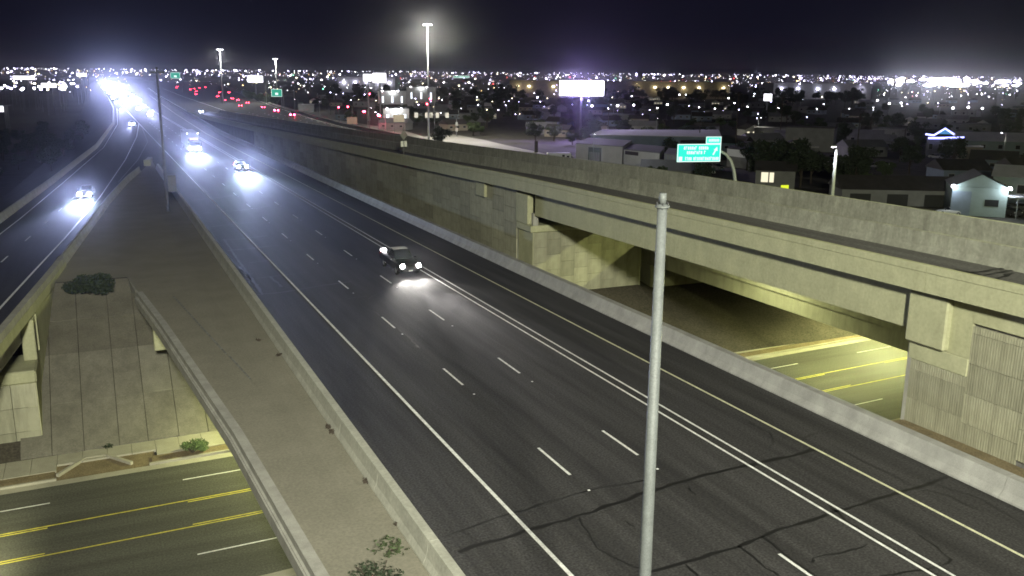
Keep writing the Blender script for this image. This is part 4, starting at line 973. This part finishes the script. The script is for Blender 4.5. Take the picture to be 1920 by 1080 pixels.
MB().bbox((-3.6,-1.2,.6), (3.6,1.2,3.3), .2).ob('body', 'car_white', t); MB().bbox((-2.6,-1.26,1.6), (-1.2,-1.2,2.5), .03).ob('window', 'window_dark', t); MB().bbox((.8,-1.26,.9), (1.6,-1.2,2.8), .03).ob('door', 'door_dark', t); MB().bbox((2.2,-1.26,1.6), (3.0,-1.2,2.5), .03).ob('window', 'window_dark', t)
for a in (-1.2,1.2): MB().tube([(a,-1.22,.45),(a,-.95,.45)], .45, 12).ob('wheel', 'rubber', t)
tag(t, 'white camper parked left of the warehouses', 'camper')
# parked cars round the yards
pk = make_car('sedan', 'car_white', hl='plate', tl='plate'); pk2 = make_car('wagon', 'car_grey', hl='plate', tl='plate'); n_ = 0
for px, py in [(1315,314),(1345,318),(1330,325),(1545,322),(1548,312),(1570,325),(1590,322),(1606,326),(1755,297),(1795,292),(1832,306),(1845,398),(1880,395),(1895,404),(1862,390),(1910,396),(1780,402),(1640,316),(1655,312),(1045,300),(1062,296),(930,292),(1720,352),(1560,300)]:
    q = G(px, py, ZS); o = (pk if n_ == 0 else copy_tree(pk)) if n_ % 2 == 0 else (pk2 if n_ == 1 else copy_tree(pk2)); n_ += 1
    place(o, (q.x,q.y,ZS), rnd.uniform(0,6.28)); tag(o, 'dark parked car standing in the yards beyond the flyover', 'car', 'cars parked in the yards')
# pale ramp lit by the high mast
r_ = MB(); Lp = [G(775,258,ZS), G(850,252,ZS), G(905,262,ZS), G(960,275,ZS), G(1040,292,ZS), G(1120,318,ZS)]; Rp = [G(650,268,ZS), G(760,280,ZS), G(860,290,ZS), G(940,298,ZS), G(1000,306,ZS), G(1050,330,ZS)]
r_.strip([p+V((0,0,.05)) for p in Lp], [p+V((0,0,.05)) for p in Rp]); ro = tag(r_.ob('side_road', 'pale_road'), kind='structure')
r_ = MB(); Lp = [G(640,226,ZS), G(700,236,ZS), G(760,246,ZS), G(800,258,ZS)]; Rp = [G(560,224,ZS), G(640,244,ZS), G(690,262,ZS), G(760,275,ZS)]
r_.strip([p+V((0,0,.09)) for p in Lp], [p+V((0,0,.09)) for p in Rp]); tag(r_.ob('cross_road', 'pale_road'), kind='structure')
q = G(804,266,ZS); hm = D(804,48,math.hypot(q.x,q.y)*.985)
light_mast((q.x,q.y,ZS), hm.z-ZS, 'tall lit high mast light rising over the pale ramp', 250000, (1,.97,.82), spot=179, blend=.1)
for px, top, dep_, lb in ((412,92,524,'tall high mast light far off, left of the other two'), (516,110,640,'tall high mast light behind the small green sign')):
    q = D(px,top,dep_); light_mast((q.x,q.y,ZS), q.z-ZS, lb, 90000, (1,.97,.9), cluster=8, spot=179, blend=.1)
# billboards
def billboard(px0, px1, py0, py1, dep_, label, face_m, watts=0, glowc=(.8,.75,1), base=None):
    a, b_ = D(px0,py1,dep_), D(px1,py1,dep_); top = D(px0,py0,dep_).z; mid = (a+b_)/2; w_ = (b_-a).length; h_ = top-a.z
    an = math.atan2(b_.y-a.y, b_.x-a.x); t = empty('billboard', (mid.x,mid.y,ZS), an); zb = a.z-ZS
    MB().bbox((-w_/2-.3,.3,zb-.3), (w_/2+.3,1.0,zb+h_+.3), .08).ob('frame', 'galv_dark', t)
    MB().bbox((-w_/2,.2,zb), (w_/2,.299,zb+h_), .03).ob('face', face_m, t)
    MB().tube([(0,1.2,0),(0,1.2,zb+h_*.5)], .45, 10).ob('post', 'galv_dark' if watts else 'galvanised', t, True)
    MB().box((-w_/2,-.9,zb-.75), (w_/2,.25,zb-.65)).ob('catwalk', 'galv_dark', t)
    if watts: lamp('bloom_light', (0,-1.0,zb+h_/2), watts, glowc, t, rad=1.5)  # extra violet lamp added for the bloom round the board
    return tag(t, label, 'billboard')
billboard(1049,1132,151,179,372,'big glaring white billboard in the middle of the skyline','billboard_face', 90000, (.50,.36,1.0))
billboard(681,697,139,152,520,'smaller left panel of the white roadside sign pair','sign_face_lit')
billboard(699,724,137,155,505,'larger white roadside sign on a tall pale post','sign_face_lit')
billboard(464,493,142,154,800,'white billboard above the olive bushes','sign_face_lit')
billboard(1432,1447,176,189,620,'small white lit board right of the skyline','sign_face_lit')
# green signs far up the road
def far_sign(px0, px1, py0, py1, dep_, label, base_z=0):
    a, b_ = D(px0,py1,dep_), D(px1,py1,dep_); h_ = D(px0,py0,dep_).z-a.z; mid = (a+b_)/2; w_ = (b_-a).length
    t = empty('guide_sign', (mid.x,mid.y,a.z), math.atan2(b_.y-a.y, b_.x-a.x))
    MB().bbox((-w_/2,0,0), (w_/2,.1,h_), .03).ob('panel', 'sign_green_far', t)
    frame_box(MB(), w_, h_, w_*.03, -.04, 0).ob('border', 'sign_legend_glow', t)
    MB().bbox((-w_*.14,-.05,h_*.22), (w_*.14,-.005,h_*.52), .02).ob('legend', 'sign_legend_glow', t)
    MB().tube([(w_*.62,.3,base_z-a.z),(w_*.62,.3,h_*.6),(-w_*.4,.3,h_*.6)], .18, 8).ob('gantry', 'galv_dark', t)
    return tag(t, label, 'sign')
far_sign(509,529,167,181,430,'small green guide sign beside the olive bushes',0)
far_sign(320,338,136,147,900,'tiny green guide sign far up the road')
far_sign(850,880,142,146,1500,'narrow green street sign far off above the roofs', ZS)
# truss gantry next to the small green sign
p = D(540,186,440); t = empty('gantry', (p.x,p.y,0), face(540))
MB().tube([(-3,0,p.z+3.8),(3,0,p.z+3.8)], .12, 6).ob('chord', 'galv_dark', t); MB().tube([(-3,0,p.z+1.6),(3,0,p.z+1.6)], .12, 6).ob('chord', 'galv_dark', t)
for i in range(6): MB().tube([(-3+i,0,p.z+1.6),(-2.5+i,0,p.z+3.8),(-2+i,0,p.z+1.6)], .07, 5).ob('brace', 'galv_dark', t)
for a in (-3,3): MB().tube([(a,0,-1),(a,0,p.z+3.9)], .2, 8).ob('leg', 'galv_dark', t)
tag(t, 'grey truss gantry frame right of the small green sign', 'gantry')
# traffic signals at the cross road
def signal(px, py, dep_, label, n=1, arm=0.0):
    p = D(px,py,dep_); t = empty('traffic_signal', (p.x,p.y,ZS), face(px)); h_ = p.z-ZS
    MB().tube([(arm,.3,0),(arm,.3,h_+.6)], .12, 8).ob('pole', 'galv_dark', t)
    if arm: MB().tube([(arm,.3,h_+.5),(0,.3,h_+.5)], .09, 6).ob('arm', 'galv_dark', t)
    MB().bbox((-.25,-.05,h_-.95), (.25,.25,h_+.35), .04).ob('housing', 'steel_dark', t)
    MB().disc((0,-.06,h_), .34, (0,-1,0), 12, .08).ob('red_lens', 'signal_red', t)
    if n > 1: MB().bbox((-.9,-.05,h_-.45), (-.45,.25,h_+.35), .04).ob('second_housing', 'steel_dark', t); MB().disc((-.7,-.06,h_), .34, (0,-1,0), 12, .08).ob('red_lens', 'signal_red', t)
    return tag(t, label, 'traffic signal', 'traffic signals showing red')
for px, py, dd, n, arm in ((652,200,430,1,2),(684,209,420,2,2),(712,217,410,2,2.5),(801,195,380,1,3),(807,186,381,1,-1),(635,201,430,1,0),(693,176,520,1,0)):
    signal(px, py, dd, 'red traffic signal at the cross road right of the far carriageway', n, arm)
lamp('red_glow', tuple(D(712,226,404)), 5000, (1,.12,.2), bpy.data.objects['traffic_signal.002'], rad=.4); bpy.data.objects['red_glow'].location = (0,-2,3.0)
# gantry of white plates
p = D(815,216,390); t = empty('lane_sign_gantry', (p.x,p.y,ZS), face(815)); h_ = p.z-ZS
MB().tube([(-8.5,0,h_),(9.5,0,h_)], .12, 6).ob('beam', 'galv_dark', t)
for a in (-3,9.5): MB().tube([(a,0,0),(a,0,h_+.2)], .18, 8).ob('post', 'galv_dark', t)
for a in (-8,-3.4,-1.6,1.2,5.4): MB().bbox((a-.75,-.15,h_-1.1), (a+.75,-.1,h_+1.1), .03).ob('plate', 'wall_white', t)
MB().bbox((9.1,-.15,h_-7), (10,-.1,h_-5.4), .03).ob('plate', 'wall_white', t); MB().bbox((9.1,-.15,h_-4.4), (10,-.1,h_-3.0), .03).ob('plate', 'wall_white', t)
tag(t, 'gantry with a row of small white plates right of the red signals', 'gantry')
# lit petrol station and shops at the cross road
for px, py, dd, w_, h_, lb in ((742,207,460,13,5,'small lit shop with bright eaves behind the red signals'), (735,172,700,22,4,'bright white forecourt canopy beyond the cross road'), (790,165,800,26,5,'long bright lit canopy left of the skyline billboard')):
    p = D(px,py,dd); t = box_building('shop', (p.x,p.y,ZS), face(px), w_, 8, max(3.5,p.z-ZS+h_*.2), 'wall_white', 'roof_dark', lb, 'shop', wins=3, win='window_cool')
    hh = max(3.5,p.z-ZS+h_*.2)
    for a in (-.35,.2): MB().bbox((w_*a-.5,-4.6,hh-.3), (w_*a+.5,-4.2,hh+.2), .08).ob('eave_lamp', 'lamp_white', t)
    lamp('shop_lamp', (0,-6,hh-.5), 1800, COOL, t, rad=.4)
for px, py, dd, wt_ in ((600,222,420,2600),(690,240,380,1500),(560,214,470,2000)):
    p = G(px, py, ZS); street_light((p.x,p.y,ZS), 10, 1.8, rnd.uniform(0,6), 'street light over the pale cross road near the red signals', wt_, (1,.92,.85), group='street lights over the cross road')
# small white notices and boards by the road
for px, py, dd in ((748,222,395),(660,226,420)):
    p = D(px,py,dd); t = empty('notice_board', (p.x,p.y,ZS), face(px)); h_ = p.z-ZS
    MB().bbox((-2.4,-.1,h_-1.6), (2.4,.1,h_+1.6), .05).ob('board', 'wall_tan', t)
    for a in (-2,2): MB().tube([(a,.2,0),(a,.2,h_)], .1, 6).ob('post', 'galv_dark', t)
    tag(t, 'tan notice board standing beside the cross road', 'board', 'boards beside the cross road')

# houses and trees of the dark neighbourhood
HK = []
for k, (w_, d_, h_, wall, roof, rt) in enumerate([(11,9,3.2,'wall_tan','roof_dark','gable'),(14,9,3.4,'wall_grey','roof_grey','gable'),(9,9,3.0,'wall_white','roof_dark','front'),(18,11,4.6,'wall_grey','roof_grey','flat'),(12,10,3.3,'wall_blue','roof_dark','gable')]):
    HK.append(box_building('house', (0,0,-60), 0, w_, d_, h_, wall, roof, 'low dark house', 'house', rt, 'dark houses', wins=3, win='window_lit' if k == 2 else 'window_dark', doors=0))
hu = [False]*5
taken = []
def clear(p, r):
    for q, s in taken:
        if (p.x-q.x)**2+(p.y-q.y)**2 < (r+s)**2: return False
    return True
for o in list(COL.objects):
    if o.parent is None and o.get('category') and o.location.x > 80: taken.append((V((o.location.x,o.location.y,0)), 9))
for px, py in ((930,270),(960,280),(990,290),(880,262),(1020,300),(830,258),(950,292),(900,275),(850,262),(780,265),(700,255),(640,240),(600,228),(1000,300),(1100,320)): taken.append((V(G(px,py,ZS)), 14))
def road_free(p): return p.x > lerp_pts(EBO, p.y)+26 and not (30 < p.y-0 < 82+.05*p.x and p.x < 400 and SYP and abs(p.y-SY(min(p.x,400)))<16)
nh = 0
for i in range(900):
    px = rnd.uniform(560,1950); py = 152+ (rnd.random()**1.6)*190
    p = G(px, py, ZS)
    if p.length > 1400 or p.length < 150 or not road_free(p) or not clear(p, 9): continue
    taken.append((p, 9)); k = rnd.randrange(5); o = copy_tree(HK[k]) if hu[k] else HK[k]; hu[k] = True
    place(o, p, face(px)+rnd.choice((0,0,.5,-.4,1.57))); tag(o, ['low tan house with dark gabled roof in the unlit neighbourhood','long grey house in the unlit neighbourhood','small white gable-fronted house in the unlit neighbourhood','flat roofed grey block in the unlit neighbourhood','pale blue house with dark roof in the unlit neighbourhood'][k], 'house', 'houses of the dark neighbourhood'); nh += 1
    if nh >= 150: break
for k in range(5):
    if not hu[k]: place(HK[k], G(1500+20*k, 240, ZS))
nt_ = 0
for i in range(900):
    px = rnd.uniform(560,1950); py = 156+(rnd.random()**1.3)*200; p = G(px, py, ZS)
    if p.length > 900 or p.length < 120 or not road_free(p) or not clear(p, 3.5): continue
    taken.append((p, 3)); k = rnd.randrange(3); put_tree(k, p, rnd.uniform(0,6.28), rnd.uniform(.8,1.35), ['round dark tree standing among the houses','low spreading tree standing among the houses','tall dark tree standing among the houses'][k], 'trees among the houses'); nt_ += 1
    if nt_ >= 150: break
for px, py in ((1445,330),(1480,335),(1520,345),(1400,320),(1440,345),(1500,352),(1600,360),(1630,368),(1560,352),(1500,330),(1420,335)):
    p = G(px, py, ZS); put_tree(rnd.randrange(3), p, rnd.uniform(0,6), rnd.uniform(.9,1.3), 'dark tree clump close behind the flyover wall', 'trees close behind the flyover wall')
# olive bushes beside the far carriageway
for i, (px, py) in enumerate(((455,186),(466,189),(476,190),(486,193),(496,196),(448,181))):
    p = G(px, py, 0); put_tree(1, (p.x+6,p.y,-2), i, 1.5, 'olive green bush lit at the edge of the far carriageway', 'olive bushes beside the far carriageway')
q = D(470,150,560); t = street_light((q.x+4,q.y-30,-2), 14, 2, .3, 'street light over the olive bushes', 14000, (1,1,.6))
# left bank: trees below the slip road
for i in range(60):
    y = rnd.uniform(95, 420); x = lerp_pts(LB, y)-rnd.uniform(7, 55)
    zz = max(ZS, -.1-(lerp_pts(LB, y)-1.2-x)*.52)
    put_tree(rnd.randrange(3), (x,y,zz-.1), rnd.uniform(0,6.28), rnd.uniform(.6,.95), 'dark tree on the bank below the slip road', 'trees on the left bank')
# a dark belt of trees before the skyline sheds
for i in range(90):
    px = rnd.uniform(620,1660); p = D(px, 160, rnd.uniform(780,1150)); put_tree(rnd.choice((0,2)), (p.x,p.y,ZS), rnd.uniform(0,6.28), rnd.uniform(1.5,2.3), 'dark tree in the belt before the long skyline warehouses', 'belt of trees before the skyline')
# utility poles
for i, (px, top, bot) in enumerate(((1245,222,262),(1378,172,290),(1605,215,300),(1692,240,300),(1000,215,255),(1140,205,250),(1462,180,262),(620,170,215),(580,165,200),(1310,225,285),(1665,165,200),(900,150,190))):
    p = G(px, bot, ZS); d_ = (p-V((0,0,CAMH))).dot(FWD); h_ = D(px, top, d_).z-ZS; t = empty('utility_pole', p, face(px)+rnd.uniform(-.6,.6))
    MB().tube([(0,0,0),(0,0,h_)], [.20,.14], 7).ob('shaft', 'bark', t); MB().box((-1.2,-.06,h_-.9), (1.2,.06,h_-.7)).ob('cross_arm', 'bark', t)
    for a in (-1,0,1): MB().tube([(a,0,h_-.7),(a,0,h_-.45)], .06, 5).ob('insulator', 'wall_white', t)
    tag(t, 'wooden utility pole with a cross arm among the dark houses', 'pole', 'utility poles')
# house and street lamps
SL = [None, None, None]
for k, lens in enumerate(('lamp_white','lamp_cool','lamp_warm')):
    t = empty('street_lamp', (0,0,-60)); MB().tube([(0,0,0),(0,0,7.2)], [.10,.06], 6).ob('pole', 'galv_dark', t)
    MB().tube([(0,0,7.2),(0,0,7.75)], [.34,.40], 8).ob('lantern', lens, t); SL[k] = t
su = [False]*3
def put_lamp(px, py, s=1.0, k=None, zoff=0):
    p = G(px, py, ZS); k = rnd.choices((0,1,2),(5,3,2))[0] if k is None else k
    o = copy_tree(SL[k]) if su[k] else SL[k]; su[k] = True
    place(o, p, 0, s); tag(o, ['lit white lamp on a post in the city beyond the highway','lit bluish lamp on a post in the city beyond the highway','lit warm lamp on a post in the city beyond the highway'][k], 'street lamp', 'lamps of the city'); return o
for i in range(26):      # lamps stand in rows along the streets
    px = rnd.uniform(620,1930); py = 158+(rnd.random()**1.8)*90; p0 = G(px, py, ZS); an = rnd.choice((.06,.06,1.62)); k = rnd.choices((0,1,2),(4,3,4))[0]
    stp = rnd.uniform(32,60)
    for j in range(rnd.randint(4,9)):
        p = p0+V((math.cos(an), math.sin(an), 0))*stp*j+V((rnd.uniform(-3,3),rnd.uniform(-3,3),0))
        if not road_free(p) or p.length > 2400: continue
        o = copy_tree(SL[k]) if su[k] else SL[k]; su[k] = True
        place(o, p, 0, rnd.uniform(.6,1.0)*min(1.7, max(.7, p.length/800))); tag(o, ['lit white lamp on a post in the city beyond the highway','lit bluish lamp on a post in the city beyond the highway','lit warm lamp on a post in the city beyond the highway'][k], 'street lamp', 'lamps of the city')
for i in range(50):
    px = rnd.uniform(420,1930); py = 158+(rnd.random()**2.0)*95; p = G(px, py, ZS)
    if road_free(p) and p.length < 2400: put_lamp(px, py, rnd.uniform(.5,1.3))
for i in range(40):
    px = rnd.uniform(0,150); py = rnd.uniform(150,205); put_lamp(px, py+6, 2.0)
for px, py in ((1273,190),(1285,190),(1297,189),(1308,190),(1362,188),(1365,200),(1606,190),(1643,205),(1665,215),(1687,213),(1783,228),(1812,225),(1838,228),(1109,225),(1157,224),(1187,222),(1250,220),(1800,190),(1813,186),(1830,185),(1852,193)): put_lamp(px, py+5, 1.3, 0)
for i in range(10):     # pools of light between the houses
    px = (1150,1320,1500,1640,1760,1230,950,1880,860,1420)[i]; py = (222,210,205,235,225,262,215,300,235,258)[i]; p = G(px, py, ZS)
    t = street_light(tuple(p), 9, 1.5, rnd.uniform(0,6), 'street light shining on the yards between the dark houses', 1500, (1,.93,.75), group='street lights among the houses')
# long lit sheds on the skyline
def far_shed(px0, px1, top, dep_, lab, wall, lamps, lm='lamp_warm', watts=1500, col=(1,.85,.45)):
    a, b_ = D(px0,top,dep_), D(px1,top,dep_); mid = (a+b_)/2; w_ = (b_-a).length; h_ = mid.z-ZS
    t = box_building('long_warehouse', (mid.x,mid.y,ZS), math.atan2(b_.y-a.y, b_.x-a.x), w_, 60, h_, wall, 'roof_grey', lab, 'warehouse')
    for f in lamps:
        x = -w_/2+w_*f; MB().bbox((x-1.6,-31.4,h_*.62), (x+1.6,-30.2,h_*.62+1.5), .3).ob('wall_lamp', lm, t); lamp('wash', (x,-33.5,h_*.62), watts, col, t, rad=.8)
far_shed(955, 1360, 152, 1250, 'very long tan warehouse on the skyline with warm wall lamps', 'wall_tan', (.04,.09,.2,.58,.66,.72,.79,.86,.97))
far_shed(1440, 1620, 156, 1300, 'long pale warehouse on the skyline right of centre', 'wall_white', (.08,.25,.45,.62,.9), 'lamp_cool', 1300, (.75,.8,1))
far_shed(640, 745, 144, 1500, 'bright lit warehouse on the skyline above the roadside signs', 'wall_white', (.1,.3,.5,.7,.9), 'lamp_cool', 2500, (.8,.8,1))
# flood lit freight yard at the right
for i in range(46):
    px = rnd.uniform(1670,1925); dd = rnd.uniform(900,1700); q = D(px, rnd.uniform(146,160)+(px-1670)*.006, dd)
    t = empty('flood_mast', (q.x,q.y,ZS), face(px)); h_ = q.z-ZS
    MB().tube([(0,0,0),(0,0,h_)], [.4,.25], 6).ob('mast', 'galv_dark', t); w_ = rnd.uniform(2.5,5.0)
    MB().bbox((-w_,-.4,h_-1.0), (w_,.2,h_+1.1), .2).ob('flood_bank', 'lamp_white', t)
    if i % 8 == 0: lamp('flood', (0,-3,h_), 32000, (.80,.86,1), t, rad=1.0)
    tag(t, 'flood light mast glaring over the freight yard at the right', 'light mast', 'flood masts of the freight yard')
# everything smaller, out to the horizon: nobody could count it
def far_lights(name, n, mt, seed, xr, yr, label):
    r2 = random.Random(seed); b = MB()
    for _ in range(n):
        px = r2.uniform(*xr); py = yr[0]+(r2.random()**2.1)*(yr[1]-yr[0])+3+ (px-300)*.0092
        dd = r2.uniform(900,5200); q = D(px, py, dd)
        if q.z < ZS+2: 
            dd = (CAMH-ZS-3)/max(1e-4,-(ray(px,py).z)); q = D(px, py, dd)
        s = dd/1675*r2.choice((.28,.36,.42,.5,.6,.8,1.1,1.9))*.55
        k = s*r2.uniform(.8,1.6); b.add([(q.x-k,q.y,q.z),(q.x+k,q.y,q.z),(q.x,q.y-s,q.z),(q.x,q.y+s,q.z),(q.x,q.y,q.z-s*.9),(q.x,q.y,q.z+s*.9)], [(0,2,5),(2,1,5),(1,3,5),(3,0,5),(2,0,4),(1,2,4),(3,1,4),(0,3,4)])
    tag(b.ob(name, mt), label, 'city lights', kind='stuff')
far_lights('city_lights', 520, 'lamp_white', 1, (0,1920), (127,160), 'countless small white lights of the city out to the horizon')
far_lights('city_lights', 560, 'lamp_cool', 2, (0,1920), (127,150), 'countless small bluish lights of the city along the horizon')
far_lights('city_lights', 700, 'lamp_dim', 8, (0,1920), (127,172), 'countless faint pale lights scattered through the dark city')
far_lights('city_lights', 230, 'lamp_warm', 3, (0,1920), (130,165), 'countless small warm lights of the city out to the horizon')
far_lights('city_lights', 170, 'lamp_orange', 5, (0,1920), (131,170), 'countless small orange lights scattered through the city')
far_lights('city_lights', 40, 'lamp_green', 6, (300,1920), (134,165), 'scattered small green lights of the city')
far_lights('city_lights', 60, 'lamp_red', 7, (300,1920), (134,168), 'scattered small red lights of the city')
far_lights('city_lights', 220, 'lamp_cool', 4, (1500,1920), (132,146), 'dense bluish lights on the horizon beyond the freight yard')
for px0, px1, py, dd, lb in ((30,70,142,700,'bright lit building left of the highway glare'), (84,112,157,560,'white lit canopy left of the highway below the skyline'), (148,166,136,800,'white lit block just left of the headlight glare'),(8,16,202,420,'low lit roof at the left edge above the trees')):
    a, b_ = D(px0,py+7,dd), D(px1,py+7,dd); mid = (a+b_)/2
    t = empty('lit_canopy', (mid.x,mid.y,ZS), math.atan2(b_.y-a.y, b_.x-a.x)); w_ = (b_-a).length; hh = mid.z-ZS
    MB().box((-w_/2,-4,hh+2.61), (w_/2,4,hh+3.0)).ob('roof', 'roof_grey', t); MB().box((-w_/2,-4.2,hh), (w_/2,-4.02,hh+2.6)).ob('lit_front', 'sign_face_lit', t)
    for c in (-.42,0,.42): MB().tube([(w_*c,0,0),(w_*c,0,hh+2.6)], .25, 6).ob('post', 'galv_dark', t)
    tag(t, lb, 'canopy')

# thin air volume added to give the lamps a lens-like bloom
hz = bpy.data.materials.new('bloom_haze'); hz.use_nodes = True; n = hz.node_tree; n.nodes.clear()
o_ = n.nodes.new('ShaderNodeOutputMaterial'); pv = n.nodes.new('ShaderNodeVolumePrincipled')
pv.inputs['Color'].default_value = (.9,.92,1,1); pv.inputs['Density'].default_value = .00009; pv.inputs['Anisotropy'].default_value = .972
n.links.new(pv.outputs[0], o_.inputs['Volume'])
b = MB(); b.box((-4000,-400,ZS-1.5), (6000,6500,75)); h = b.ob('bloom_haze', hz); tag(h, 'thin added volume that makes the lamps bloom over the city', 'bloom_haze', kind='stuff')
